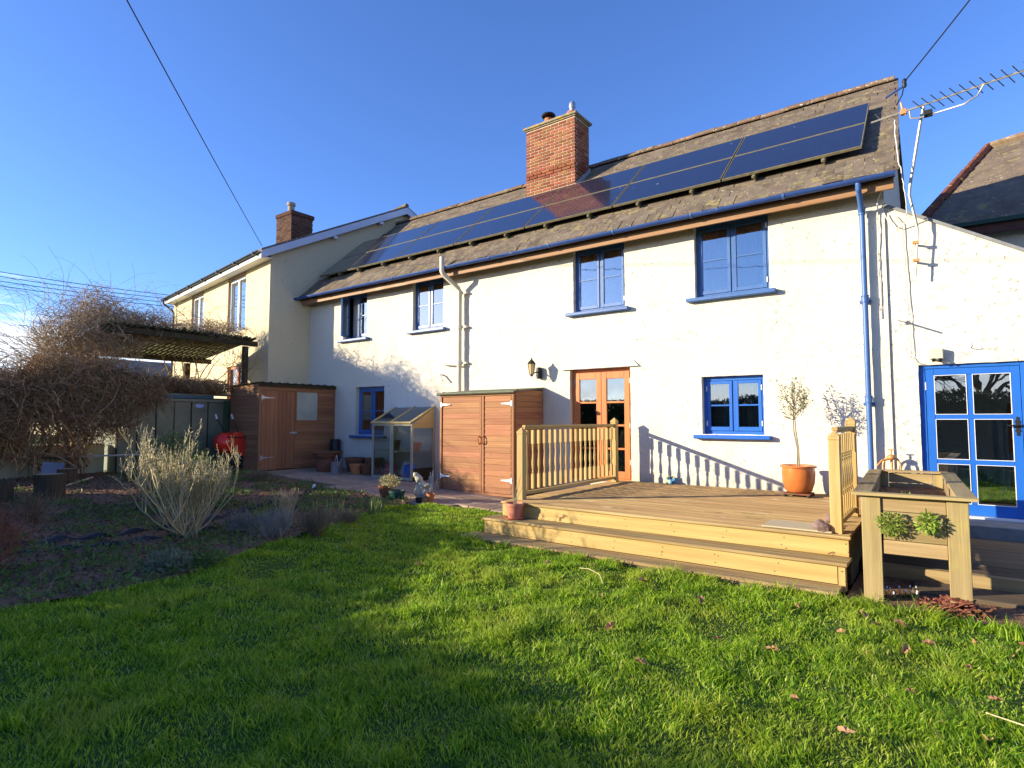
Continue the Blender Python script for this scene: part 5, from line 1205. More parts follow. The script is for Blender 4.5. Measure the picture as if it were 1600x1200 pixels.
# ================================================================ WALL FITTINGS
ln = thing('wall_lantern', 'black carriage lantern on the white wall above the cupboard shed', 'wall lamp', (-6.36,-.02,2.42))
obj('bracket', MB().lathe([(.05,-.12),(.06,-.06),(.06,.06),(.045,.10)], (0,-.03,0), 10).tube([(0,-.05,.02),(0,-.12,.0),(-.01,-.2,-.02),(-.02,-.25,.02)], .014, 6), M_black, ln, smooth=True)
lc = (-.02,-.26,0)
obj('cage', MB().lathe([(.02,-.09),(.035,-.06),(.045,-.05)], lc, 6).lathe([(.085,.15),(.09,.16),(.05,.21),(.02,.235),(.02,.25),(.008,.27)], lc, 6), M_black, ln)
bars = MB()
for k in range(6): a_ = 2*PI*k/6; bars.tube([(lc[0]+.045*math.cos(a_), lc[1]+.045*math.sin(a_), -.05), (lc[0]+.08*math.cos(a_), lc[1]+.08*math.sin(a_), .15)], .005, 4)
obj('glazing_bar', bars, M_black, ln)
obj('lamp_glass', MB().lathe([(.042,-.05),(.076,.15)], lc, 6), pm('amber_lamp_glass', (.75,.62,.35), None, 4, .2, trans=.5), ln)
jb = thing('junction_box', 'cream cable box with two round glands above the blue door', 'junction box', (-.08,.0,2.36)); M_jb = pm('cream_plastic', (.50,.46,.35), (.55,.5,.38), 6, .5)
obj('box', MB().box((-.085,-.085,-.07),(.075,.02,.075),.014), M_jb, jb)
for s_ in (-.035, .035): obj('gland', MB().lathe([(.022,0),(.022,.03),(.01,.031)], n=10), M_black_plastic, jb, loc=(s_,-.07,-.07), rot=(R(120),0,0))
tag(obj('hook', MB().tube([(0,.02,0),(0,-.05,0),(.01,-.07,.02),(0,-.06,.05)], .006, 5), M_black, loc=(.28,.0,2.42)), 'small black hook on the wall above the blue door', 'hook')
op = thing('overflow_pipe', 'white overflow pipe poking out of the wall right of the drainpipe', 'pipe', (-.42,.02,2.83))
obj('pipe', MB().tube([(0,0,0),(-.06,-.42,-.03)], .012, 8), M_white_pl, op, smooth=True); obj('collar', MB().tube([(0,.02,0),(-.005,-.03,-.002)], .03, 10), M_white_pl, op, smooth=True)
def cable(lb, pts, r=.006, mt=M_cable):
    P_ = []
    for a_, b_ in zip(pts[:-1], pts[1:]):
        for k in range(5): t_ = k/5; P_.append(Vector(a_).lerp(Vector(b_), t_)+Vector((random.uniform(-.006,.006),0,0)))
    P_.append(Vector(pts[-1])); return tag(obj('cable', MB().tube(P_, r, 5), mt, smooth=True), lb, 'cable')
cable('grey cable running down the wall to the corner of the blue door', [(-.47,.0,4.30),(-.40,-.005,4.18),(-.38,-.005,3.6),(-.365,-.005,3.0),(-.36,-.005,2.55),(-.355,-.005,2.34),(-.30,-.005,2.26),(-.24,-.0,2.25)])
cable('white cable looping from the roof edge beneath the aerial', [(-.42,-.36,5.50),(-.42,-.40,5.25),(-.40,-.40,4.95),(-.37,-.38,4.8),(-.345,-.32,4.5),(-.33,-.2,4.28),(-.38,-.06,4.16),(-.45,-.03,4.12),(-.53,-.02,4.2),(-.60,-.02,4.36)], .007, M_white_pl)
cable('white cable curling out from under the eaves beside the drainpipe', [(-.48,-.25,4.66),(-.60,-.14,4.66),(-.67,-.06,4.55),(-.68,-.03,4.38),(-.68,-.02,3.9),(-.68,-.02,3.4),(-.68,-.02,2.9)], .008, M_white_pl)
# garden tap
tpn = thing('garden_tap', 'rusty orange arched tap fitting against the wall behind the trough', 'tap', (-.62,-.14,.46))
M_rust = pm('rusty_copper', (.50,.22,.07), (.62,.33,.13), 9, .5, .001, 30, metal=.3)
ar = [(-.10+.10*(1-math.cos(PI*k/8)), 0, .42+.13*math.sin(PI*k/8)) for k in range(9)]
obj('pipe', MB().tube([(-.10,0,0)]+ar+[(.10,0,0)], .013, 8).tube([(0,0,0),(0,0,.55)], .016, 8), M_rust, tpn, smooth=True); obj('tap_head', MB().ellip((0,-.03,.54), (.05,.05,.04), 12, 8).tube([(0,-.02,.56),(0,-.02,.64)], .01, 6).tube([(-.04,-.02,.64),(.04,-.02,.64)], .009, 6), M_rust, tpn, smooth=True)
obj('spout', MB().tube([(0,-.02,.52),(-.10,-.08,.50),(-.16,-.10,.42)], .014, 8), M_rust, tpn, smooth=True)
# aerial
M_darkmetal = pm('dull_dark_metal', (.10,.09,.08), (.17,.15,.13), 9, .6)
ae = thing('tv_aerial', 'long television aerial on a bent pole at the right end of the roof', 'aerial', (0,0,0))
mast = [(-.27,-.13,3.40),(-.245,-.13,3.72),(-.225,-.14,4.02),(-.235,-.14,4.10),(-.30,-.20,4.50),(-.285,-.22,4.62),(-.14,-.30,5.42),(-.10,-.31,5.60)]
obj('pole', MB().tube(mast, [.011,.011,.012,.018,.018,.018,.018,.018], 8), M_alum, ae, smooth=True)
for z_ in (3.62, 3.86): obj('wall_bracket', MB().box((-.262,-.14,z_-.012),(-.242,.035,z_+.012)).box((-.29,-.16,z_-.02),(-.22,-.11,z_+.02),.004), M_rust, ae)
b0, b1 = Vector((-.69,-.28,5.58)), Vector((1.15,-1.22,5.34))
bd_ = (b1-b0).normalized(); obj('boom', MB().tube([b0, b1], .012, 6), M_alum, ae)
ed = Vector((.46,.88,-.05)).normalized()
L_ = (b1-b0).length; k = 0; t_ = .62
while t_ < L_:
    p_ = b0+bd_*t_; obj('director', MB().tube([p_-ed*.15+Vector((0,0,.03)), p_+ed*.15-Vector((0,0,.03))], .006, 5), M_darkmetal, ae); t_ += .105
obj('support_arm', MB().tube([b0+bd_*.50+Vector((0,0,-.02)), b0+bd_*.52+Vector((-.01,0,-.12)), b0+bd_*.60+Vector((0,0,-.15)), b0+bd_*1.12+Vector((0,0,-.16)), b0+bd_*1.26+Vector((0,0,-.11)), b0+bd_*1.33+Vector((0,0,-.0))], .010, 6), M_alum, ae, smooth=True)
obj('mast_clamp', MB().box((-.045,-.05,-.03),(.045,.05,.03),.004), M_black, ae, loc=tuple(b0+bd_*.72+Vector((0,0,-.13))))
dpv = b0+bd_*.42
obj('dipole', MB().tube([dpv+Vector((-.02,.0,.13)), dpv, dpv+Vector((.03,0,-.05))], .012, 6).box(tuple(dpv+Vector((-.03,-.03,-.04))), tuple(dpv+Vector((.04,.03,.03))),.004), M_rust, ae)
for s_ in (-.28,-.20,-.12):
    p_ = b0+bd_*(.40+s_); obj('reflector', MB().tube([p_-ed*.10+Vector((0,0,.05)), p_+ed*.07-Vector((0,0,.03))], .005, 5), M_galv, ae)
# ---- overhead cables
def sag(a, b, s_, r, n=24):
    a, b = Vector(a), Vector(b); return [a.lerp(b, k/n)-Vector((0,0,4*s_*(k/n)*(1-k/n))) for k in range(n+1)]
tag(obj('overhead_cable', MB().tube(sag((-14.15,-1.36,6.02), (-2.0,-11.2,6.33), .08, 0), .008, 5), M_wire, smooth=True), 'black overhead cable running up from the corner of the cream house', 'cable')
wb2 = thing('cable_bracket', 'black wall bracket with insulator at the right end of the ridge', 'bracket', (-.42,.1,6.1))
obj('arm', MB().tube([(-.12,.04,-.03),(.10,.0,.05)], .014, 6), M_blue_old, wb2); obj('insulator', MB().lathe([(.02,-.06),(.03,-.03),(.022,0),(.03,.03),(.018,.06)], (.11,0,.09), 10), M_black, wb2, smooth=True)
tag(obj('overhead_cable', MB().tube([(-.31,.1,6.20)]+sag((-.30,.1,6.22), (1.9,-1.15,8.15), .03, 0), .009, 5).tube([(-.31,.1,6.2),(-.34,.08,6.02),(-.41,.05,5.88)], .008, 5), M_wire, smooth=True), 'black overhead cable rising from the bracket at the right end of the roof', 'cable')
for k in range(4):
    tag(obj('power_line', MB().tube(sag((-60,-12,13.9-.37*k), (-60,26,14.4-.37*k), .9, 0, 16), .028, 4), M_wire), ['topmost','second','third','lowest'][k]+' of four thin power lines crossing the sky at far left', 'power line')

# ================================================================ VEGETATION
class TW:
    """many thin tapered three-sided stems gathered into one mesh"""
    def __init__(s): s.V = []; s.F = []; s.n = 0
    def stem(s, P, r0, r1):
        P = np.asarray(P, float); m = len(P); T = np.gradient(P, axis=0); T /= np.linalg.norm(T, axis=1)[:,None]+1e-9
        up = np.array([.31,.2,.93]); a = np.cross(T, up); a /= np.linalg.norm(a, axis=1)[:,None]+1e-9; b = np.cross(T, a)
        r = np.linspace(r0, r1, m)[:,None]; ang_ = [0, 2.094, 4.189]
        Vv = np.stack([P+(a*math.cos(t)+b*math.sin(t))*r for t in ang_], 1).reshape(-1, 3)
        i = np.arange(m-1)[:,None]*3; k = np.array([0,1,2])[None]; k2 = np.array([1,2,0])[None]
        s.F.append(np.stack([i+k, i+k2, i+3+k2, i+3+k], -1).reshape(-1, 4)+s.n); s.V.append(Vv); s.n += len(Vv)
    def build(s, name, mt, parent=None): return npmesh(name, np.concatenate(s.V), np.concatenate(s.F), mt, parent, smooth=True)
def wander(p, d, n, step, turn, grav=0.0, R_=rng, pull=None):
    P = [np.array(p, float)]; d = np.array(d, float); d /= np.linalg.norm(d)
    for _ in range(n):
        d = d+R_.normal(0, turn, 3); d[2] -= grav
        if pull is not None: d += pull(P[-1])
        d /= np.linalg.norm(d); P.append(P[-1]+d*step)
    return P
class LF:
    """many small leaf faces gathered into one mesh"""
    def __init__(s): s.V = []; s.F = []; s.n = 0
    def leaves(s, P, D, L_, W_, R_=rng):
        P = np.asarray(P); D = np.asarray(D); n = len(P); D = D/(np.linalg.norm(D, axis=1)[:,None]+1e-9)
        L_ = np.broadcast_to(np.asarray(L_, float), (n,))[:,None]; W_ = np.broadcast_to(np.asarray(W_, float), (n,))[:,None]
        q = R_.normal(0, 1, (n,3)); S_ = np.cross(D, q); S_ /= np.linalg.norm(S_, axis=1)[:,None]+1e-9
        v = np.stack([P, P+D*L_*.5+S_*W_*.5, P+D*L_, P+D*L_*.5-S_*W_*.5], 1).reshape(-1,3)
        s.V.append(v); s.F.append(np.arange(n*4).reshape(n,4)+s.n); s.n += n*4
    def build(s, name, mt, parent=None): return npmesh(name, np.concatenate(s.V), np.concatenate(s.F), mt, parent)

# ---- climbing vines over the wall, metal shed and pergola
def blobfield(blobs, n, L_n, step, turn, grav, r, tw, center_pull=.06, hor=.0):
    w_ = np.array([b[2] for b in blobs]); w_ = w_/w_.sum()
    for _ in range(n):
        b = blobs[rng.choice(len(blobs), p=w_)]; c = np.array(b[0]); R3 = np.array(b[1])
        q = rng.normal(0, 1, 3); q /= np.linalg.norm(q); q *= rng.random()**.45
        p = c+q*R3; d = rng.normal(0, 1, 3); d[2] *= (1-hor)
        pull = lambda x, c=c, R3=R3: -center_pull*((x-c)/R3)*max(0, np.linalg.norm((x-c)/R3)-.7)*6
        k = rng.integers(L_n[0], L_n[1]); tw.stem(wander(p, d, k, step, turn, grav, pull=pull), r*(.5+1.9*rng.random()**3), r*.3)
tw = TW()
low = [((-14.1,-6.7,1.90),(.55,.9,.60),3), ((-14.1,-5.6,2.15),(.5,.7,.66),3), ((-14.15,-4.9,2.3),(.35,.5,.5),1.4), ((-14.0,-4.3,2.15),(.22,.55,.34),.9), ((-14.4,-3.6,2.34),(.35,.9,.09),.8), ((-14.3,-2.7,2.30),(.4,.7,.09),.7), ((-13.9,-6.3,1.6),(.35,.7,.45),.8), ((-13.9,-5.2,1.5),(.3,.5,.5),.6), ((-13.95,-4.65,1.7),(.2,.40,.55),.9)]
blobfield(low, 5200, (9,24), .07, .33, .035, .0066, tw)
for _ in range(70):      # thick old stems
    p = np.array([-14.1+rng.normal(0,.2), rng.uniform(-6.7,-5.0), rng.uniform(.4,.8)]); tw.stem(wander(p, (rng.normal(0,.2), rng.normal(0,.5), 1), 20, .09, .12, 0), rng.uniform(.012,.026), .006)
for _ in range(120):     # strands hanging over the metal shed
    p = np.array([-14.12+rng.uniform(-.1,.15), rng.uniform(-4.6,-3.6), 2.15]); tw.stem(wander(p, (.1, rng.normal(0,.5), -.3), rng.integers(6,18), .06, .25, .09), .005, .002)
v1 = tw.build('climbing_vine', M_vine); tag(v1, 'thick tangle of bare brown climbing vine hanging over the garden wall and metal shed', 'vine')
tw = TW()
high = [((-15.1,-4.7,3.40),(.8,.95,.50),3.4), ((-15.5,-5.3,3.0),(.5,.5,.55),1.3), ((-15.4,-3.8,3.66),(1.1,.7,.26),2.0), ((-15.4,-2.6,3.68),(1.1,.8,.16),1.1), ((-15.0,-1.9,3.78),(.7,.5,.16),.5), ((-15.3,-4.6,4.05),(.35,.4,.40),.6)]
blobfield(high, 2500, (9,20), .075, .33, .0, .0055, tw)
for _ in range(230):     # long arching shoots
    p = np.array([rng.uniform(-16.3,-14.4), rng.uniform(-5.9,-1.7), rng.uniform(3.7,4.0)]); tw.stem(wander(p, (rng.normal(0,.6), rng.normal(0,.8), 1.0), rng.integers(10,22), .08, .16, .09), .005, .0018)
for _ in range(60):
    p = np.array([-15.0+rng.normal(0,.4), rng.uniform(-6.4,-5.2), rng.uniform(2.6,3.2)]); tw.stem(wander(p, (rng.normal(.2,.4), -1, .7), rng.integers(12,26), .085, .14, .06), .005, .0018)
v2 = tw.build('climbing_vine', M_vine_grey); tag(v2, 'airy mass of greyish bare vine shoots growing over the pergola top', 'vine')
tw = TW()
for _ in range(60):
    p = np.array([-14.6+rng.normal(0,.15), -1.75+rng.normal(0,.12), rng.uniform(2.2,3.3)]); tw.stem(wander(p, (rng.normal(0,.6), rng.normal(0,.6), rng.normal(.5,.6)), rng.integers(10,22), .07, .2, .0), .006, .002)
for _ in range(10): tw.stem(wander((-16.9,-1.95+rng.normal(0,.05),.4), (0,0,1), 36, .09, .08, 0), .03, .012)
for _ in range(60): tw.stem(wander((-16.8+rng.normal(0,.3),-2.0+rng.normal(0,.4),rng.uniform(2.2,3.4)), rng.normal(0,1,3), 14, .07, .25, 0), .007, .002)
tag(tw.build('climbing_vine', M_vine), 'thin bare stems climbing the pergola posts in front of the cream house', 'vine')

# ---- pale many stemmed shrub
def shrub(name, label, base, mt, n0, H_, Wd_, tipn, r0, lean=.0, seed=1, depth=3, cat='shrub', up=.25, tl=.22):
    R_ = np.random.default_rng(seed); tw = TW(); b0 = np.array(base, float)
    buds = []
    def grow(p, d, L_, r, lev):
        n = 5; P = wander(p, d, n, L_/n, .14, -.045-up*.1, R_); tw.stem(P, r, r*.72)
        if lev == 0: buds.extend(P[2:]); return
        for _ in range(R_.integers(2, 4) if lev > 1 else R_.integers(tipn-1, tipn+2)):
            q = P[R_.integers(2, n+1)]; dd = (P[-1]-P[-2])/np.linalg.norm(P[-1]-P[-2])+R_.normal(0, .42, 3)*(1, 1, .4); dd[2] += up*1.4
            grow(q, dd, L_*R_.uniform(.50,.78) if lev > 1 else tl*R_.uniform(.5,1.3), r*.62, lev-1)
    for k in range(n0):
        a = 2*PI*k/n0+R_.uniform(-.3,.3); sp_ = R_.uniform(.15,1.0)*Wd_; d = np.array([math.cos(a)*sp_+lean, math.sin(a)*sp_, H_*R_.uniform(.75,1.1)])
        grow(b0+R_.normal(0,.04,3)*(1,1,0), d, np.linalg.norm(d)*.50, r0*R_.uniform(.7,1.2), depth)
    if mt is M_palestem:
        B = np.array(buds); D_ = R_.normal(0,.6,B.shape)+(0,0,.8); root = thing(name, label, cat, tuple(base)); tw.V = [v-b0 for v in tw.V]; tw.build('stems', mt, root); lf_ = LF(); lf_.leaves(B-b0, D_, R_.uniform(.02,.045,len(B)), .012, R_); lf_.build('buds', mt, root); return root
    return tag(tw.build(name, mt), label, cat)
shrub('bare_shrub', 'large pale leafless shrub with upright stems in the middle of the bed', (-7.18,-6.2,.08), M_palestem, 26, .86, 1.45, 5, .014, seed=3, depth=3, up=.5, tl=.17)
shrub('bare_shrub', 'dull reddish brown twiggy shrub at the far left edge of the bed', (-6.95,-8.05,.06), M_redstem, 46, .62, .36, 4, .0055, seed=5, depth=3, up=.12, tl=.14)
shrub('bare_shrub', 'low brown twiggy plant behind the reddish shrub at left', (-9.4,-7.1,.16), M_lavbrown, 34, .42, .42, 4, .005, seed=6, depth=2, up=.1, tl=.14)
shrub('lavender_clump', 'grey woody lavender clump at the near edge of the bed', (-6.45,-5.55,.05), M_lav, 74, .34, .34, 5, .0042, seed=7, depth=2, up=.2, tl=.12, cat='lavender')
shrub('lavender_clump', 'brownish dead lavender clump right of the grey one', (-6.35,-5.05,.05), M_lavbrown, 70, .30, .32, 5, .0042, seed=8, depth=2, up=.2, tl=.12, cat='lavender')
shrub('lavender_clump', 'greyish lavender clump closest to the pale shrub', (-7.0,-5.65,.07), M_lav, 60, .26, .30, 5, .004, seed=9, depth=2, up=.2, tl=.11, cat='lavender')
shrub('dry_seedhead_plant', 'straw coloured dried flower heads standing behind the lavender', (-7.45,-4.75,.10), M_straw, 34, .48, .16, 5, .0055, seed=10, depth=2, up=.5, tl=.07, cat='dead plant')
shrub('bare_shrub', 'dark low twiggy bush in the bed in front of the garden shed', (-11.2,-3.0,.22), M_lavbrown, 46, .24, .42, 5, .005, seed=12, depth=2, up=.05, tl=.12)
shrub('bare_shrub', 'brown mounded dead plant between the iris clumps', (-6.62,-4.35,.06), M_lavbrown, 44, .14, .22, 5, .004, seed=13, depth=2, up=.05, tl=.09)
# green bush behind the pale shrub
def leafbush(name, label, c, r, n, ls, mt, cat, stems=0, flat=.4, seed=1, wd=.4):
    R_ = np.random.default_rng(seed); q = R_.normal(0,1,(n,3)); q /= np.linalg.norm(q, axis=1)[:,None]; q *= (R_.random(n)**.45)[:,None]
    P = np.array(c)+q*np.array(r); D = q+R_.normal(0,.5,(n,3)); D[:,2] += flat
    keep = P[:,2] > G(c[0])-.02
    lf_ = LF(); lf_.leaves(P[keep], D[keep], ls*R_.uniform(.6,1.3,keep.sum()), ls*wd, R_); return tag(lf_.build(name, mt), label, cat)
leafbush('leafy_bush', 'dark green leafy bush showing behind the pale shrub', (-9.1,-5.3,.45), (.5,.7,.55), 2200, .07, M_weed, 'bush', seed=2)
leafbush('leafy_bush', 'yellowish green bush against the metal shed behind the pale shrub', (-12.9,-3.9,.75), (.4,.6,.5), 1600, .08, M_iris, 'bush', seed=3)
# iris shoots
def iris(label, base, n, h, seed):
    R_ = np.random.default_rng(seed); V = []; F = []
    for k in range(n):
        p = np.array(base)+R_.normal(0,.06,3)*(1,1,0); a = R_.uniform(0, PI); w_ = np.array([math.cos(a), math.sin(a), 0])*.010; l = R_.normal(0,.10,3)*(1,1,0)*h; hh = h*R_.uniform(.5,1.1)
        i = len(V); V += [p-w_, p+w_, p+w_*.9+l*.3+(0,0,hh*.6), p-w_*.9+l*.3+(0,0,hh*.6), p+l+(0,0,hh)]
        F += [(i,i+1,i+2,i+3),(i+3,i+2,i+4,i+4)]
    me = bpy.data.meshes.new('iris'); me.from_pydata([tuple(v) for v in V], [], [tuple(dict.fromkeys(f)) for f in F]); me.materials.append(M_iris)
    return tag(link('iris_clump', me), label, 'iris', 'iris clumps sprouting in the bed')
iris('tall green iris clump nearest the two edge pots', (-6.8,-3.72,.07), 26, .34, 1); iris('green iris clump in front of the terracotta edge pot, left of the tallest', (-6.85,-4.25,.07), 20, .30, 2)
iris('green iris clump just right of the dried flower heads', (-6.95,-4.5,.08), 16, .34, 3); iris('small iris clump furthest left, behind the grey lavender', (-7.6,-5.0,.1), 12, .26, 4)
leafbush('rosette_plant', 'grey green leafy rosette spilling over the lawn edge', (-5.98,-6.92,.11), (.22,.20,.13), 420, .07, leafmat('grey_green_leaf', (.11,.14,.09), (.18,.22,.14)), 'plant', seed=5)
leafbush('rosette_plant', 'second smaller grey green plant further right on the lawn edge', (-5.95,-6.55,.09), (.18,.2,.10), 260, .06, M_weed, 'plant', seed=6)
# ground cover in the bed
def scatter(poly, n, R_):
    x0, x1 = min(p[0] for p in poly), max(p[0] for p in poly); y0, y1 = min(p[1] for p in poly), max(p[1] for p in poly)
    P = np.stack([R_.uniform(x0,x1,n), R_.uniform(y0,y1,n)], 1); return P[inpoly(P, poly)]
def vnoise(P, s_, seed=0):
    """cheap value noise, numpy"""
    R_ = np.random.default_rng(seed); T = R_.random((64,64)); Q = P*s_; i = np.floor(Q).astype(int); f = Q-i; f = f*f*(3-2*f); i0 = i % 64; i1 = (i+1) % 64
    return (T[i0[:,0],i0[:,1]]*(1-f[:,0])*(1-f[:,1])+T[i1[:,0],i0[:,1]]*f[:,0]*(1-f[:,1])+T[i0[:,0],i1[:,1]]*(1-f[:,0])*f[:,1]+T[i1[:,0],i1[:,1]]*f[:,0]*f[:,1])
R_ = np.random.default_rng(11); P = scatter(BED, 60000, R_); nv = vnoise(P, 1.1, 3)*.6+vnoise(P, 3.2, 4)*.4
P = P[(P[:,1] > -9.6)]; nv = vnoise(P, 1.1, 3)*.6+vnoise(P, 3.2, 4)*.4; P = P[nv > .53]
zz = np.array([zbed(x, y) for x, y in P]); lf_ = LF(); D = R_.normal(0,1,(len(P),3)); D[:,2] = abs(D[:,2])*.8+.3
lf_.leaves(np.column_stack([P, zz+R_.uniform(0,.03,len(P))]), D, R_.uniform(.03,.08,len(P)), R_.uniform(.012,.028,len(P)), R_)
tag(lf_.build('ground_weeds', M_weed), 'patches of low green weeds over the flower bed', 'weeds', kind='stuff')
P = scatter(BED, 26000, R_); P = P[P[:,1] > -9.6]; zz = np.array([zbed(x, y) for x, y in P]); lf_ = LF(); D = R_.normal(0,1,(len(P),3)); D[:,2] *= .35
lf_.leaves(np.column_stack([P, zz+R_.uniform(.0,.025,len(P))]), D, R_.uniform(.03,.07,len(P)), R_.uniform(.01,.03,len(P)), R_)
M_litter = pm('bark_litter', (.07,.042,.032), (.26,.17,.12), 9, .9, isl=.5); tag(lf_.build('bark_chips', M_litter), 'bark chips and dead leaves strewn over the flower bed', 'bark chips', kind='stuff')
tw = TW(); P = scatter(BED, 2600, R_); P = P[P[:,1] > -9.6]
for x, y in P[:900]:
    tw.stem(wander((x, y, zbed(x, y)), (R_.normal(0,1), R_.normal(0,1), abs(R_.normal(.3,.5))), R_.integers(3,7), .05, .25, .04, R_), .003, .0012)
tag(tw.build('dead_stems', M_lavbrown), 'dead stalks lying about the flower bed', 'dead stems', kind='stuff')
# path surface inside the bed is bare soil; small white flowers (daisies, snowdrops)
for k, (x, y, z, lb) in enumerate(((-6.30,-4.22,.06,0),(-6.38,-4.32,.07,0),(-6.1,-4.35,.06,0),(-5.62,-5.12,.05,0),(-5.50,-5.36,.05,0),(-5.9,-4.9,.05,0),(-6.6,-3.6,.08,0),(-6.75,-3.45,.08,0))):
    m_ = MB().tube([(0,0,0),(.004,0,.04)], .0015, 3)
    for j in range(9): a_ = 2*PI*j/9; m_.add([(0,0,.042),(math.cos(a_-.2)*.013,math.sin(a_-.2)*.013,.046),(math.cos(a_+.2)*.013,math.sin(a_+.2)*.013,.046)], [(0,1,2)])
    tag(obj('daisy', m_, M_white_p, loc=(x, y, z), nrm=False), 'tiny white daisy in the lawn edge near the bed', 'flower', 'small white daisies on the lawn')
sn = thing('snowdrops', 'small clump of white snowdrops beneath the trough', 'flowers', (-.42,-3.62,.02)); m_ = MB(); m2_ = MB()
for k in range(16):
    a_, b__ = random.uniform(-.13,.16), random.uniform(-.08,.1); h_ = random.uniform(.06,.11); m_.tube([(a_,b__,0),(a_+.01,b__,h_)], .002, 3); m2_.ellip((a_+.014,b__,h_-.004), (.007,.007,.012), 6, 4)
    for j in range(3): m_.add([(a_,b__,0),(a_+.01*j-.01,b__+.004,0),(a_+.03*j-.03,b__+.01,h_*.9)], [(0,1,2)])
obj('stems', m_, M_leaf, sn, nrm=False); obj('petals', m2_, M_white_p, sn)
# herbs on the trough and inside it
hb = MB(); leafcloud(hb, (-.40,-3.785,.655), (.10,.05,.10), 560, .026, .45, -.3, seed=21); tag(obj('trailing_herb', hb, M_herb, nrm=False), 'yellow green herb growing through the front boards of the trough', 'herb')
hb = MB(); leafcloud(hb, (-.155,-3.785,.69), (.065,.04,.08), 230, .042, .36, -.2, seed=22); tag(obj('trailing_herb', hb, leafmat('bright_herb_leaf', (.26,.38,.05), (.36,.48,.10)), nrm=False), 'brighter, larger leaved herb by the right front leg of the trough', 'herb')
hb = MB(); leafcloud(hb, (-.33,-3.0,.74), (.04,.04,.08), 60, .05, .3, 1, seed=23); leafcloud(hb, (-.18,-3.2,.73), (.06,.05,.04), 60, .05, .3, 1, seed=24); tag(obj('seedlings', hb, M_herb, nrm=False), 'small seedlings in the soil of the trough', 'seedlings')
# interior pieces behind the blue door
rd_ = thing('radiator', 'cream ribbed panel heater seen through the lower right door pane', 'radiator', (.78,1.35,.62)); rm_ = MB()
for k in range(9): rm_.box((-.25+k*.055,-.03,0),(-.25+k*.055+.045,.03,.42),.01)
obj('panel', rm_, M_white_pl, rd_)
tag(obj('door_curtain', MB().box((.62,.9,.30),(.64,1.2,1.5)).box((.50,1.1,.3),(.56,1.13,1.5)), M_curtain), 'pale hanging cloth behind the right door panes', 'curtain')
tag(obj('wooden_door', MB().box((.72,1.9,.30),(1.15,1.95,1.75)), M_brownwood), 'orange brown wooden board standing inside the porch', 'board')
tag(obj('red_mat', MB().box((.32,.30,.33),(.66,.42,.46),.01), pm('orange_red_plastic', (.62,.08,.03), (.7,.14,.06), 6, .4)), 'orange red ledge low behind the door glass', 'ledge')
ip = MB(); leafcloud(ip, (.36,.42,.62), (.09,.08,.12), 90, .12, .25, .8, seed=31); tag(obj('house_plant', ip, M_leaf, nrm=False), 'spiky house plant behind the lower right door pane', 'house plant')

# ---- dead leaves on the lawn and bark pile
lm = []
for k in range(5):
    m_ = MB(); s_ = random.uniform(.020,.034); pr = []
    for j in range(12): a_ = 2*PI*j/12; q = s_*(random.uniform(.9,1.15) if j % 2 else random.uniform(.55,.8)); pr.append((math.cos(a_)*q*1.3, math.sin(a_)*q*.8, abs(math.sin(a_))*s_*random.uniform(.4,.9)))
    m_.add([(0,0,.003)]+pr, [(0,j+1,(j+1)%12+1) for j in range(12)]); lm.append(m_.mesh('leaf', M_dead))
lp = [(-.95,-4.45),(-.6,-4.3),(-.45,-4.55),(-.3,-4.4),(-.15,-4.75),(.05,-4.6),(.2,-4.5),(.28,-4.72),(.35,-4.45),(-.7,-4.85),(-.3,-5.0),(-.5,-5.2),(.0,-5.1),(.3,-5.0),(.45,-5.2),(-.9,-5.5),(-.2,-5.6),(.2,-5.5),(-.7,-6.0),(.1,-6.0),(.4,-5.8),(-1.3,-5.4),(-1.7,-4.75),(-2.2,-4.5),(-2.35,-5.1),(-2.9,-4.3),(-1.5,-6.1),(-.4,-6.3),(.35,-6.3),(-3.3,-4.4),(-1.9,-5.7),(.55,-4.8),(.6,-5.1),(-4.3,-5.3),(-3.6,-6.9)]
for k, (x, y) in enumerate(lp):
    o = link('fallen_leaf', lm[k % 5], None, (x+random.uniform(-.06,.06), y+random.uniform(-.06,.06), zlawn(x, y)+.030), (random.uniform(-.5,.5), random.uniform(-.5,.5), random.uniform(0,6))); o.scale = [random.uniform(.8,1.5)]*3
    tag(o, 'curled brown fallen leaf lying on the lawn', 'leaf', 'brown leaves scattered over the lawn')
ch_ = MB()
for k in range(130):
    a_, r_ = random.uniform(0,2*PI), random.random()**.6*.24; p = Vector((.0+math.cos(a_)*r_, -3.72+math.sin(a_)*r_*.7, .03+.10*(1-r_/.24)*random.random())); 
    Mx = Matrix.Translation(p) @ Matrix.Rotation(random.uniform(0,6),4,'Z') @ Matrix.Rotation(random.gauss(0,.4),4,'Y') @ Matrix.Rotation(random.gauss(0,.4),4,'X'); l_ = random.uniform(.03,.07); ch_.box((-l_,-.009,-.004),(l_,.009,.004),0,Mx)
tag(obj('bark_chip_heap', ch_, pm('red_bark', (.16,.055,.035), (.30,.12,.08), 7, .85, isl=.35)), 'heap of reddish bark chips under the right end of the trough', 'bark chips', kind='stuff')

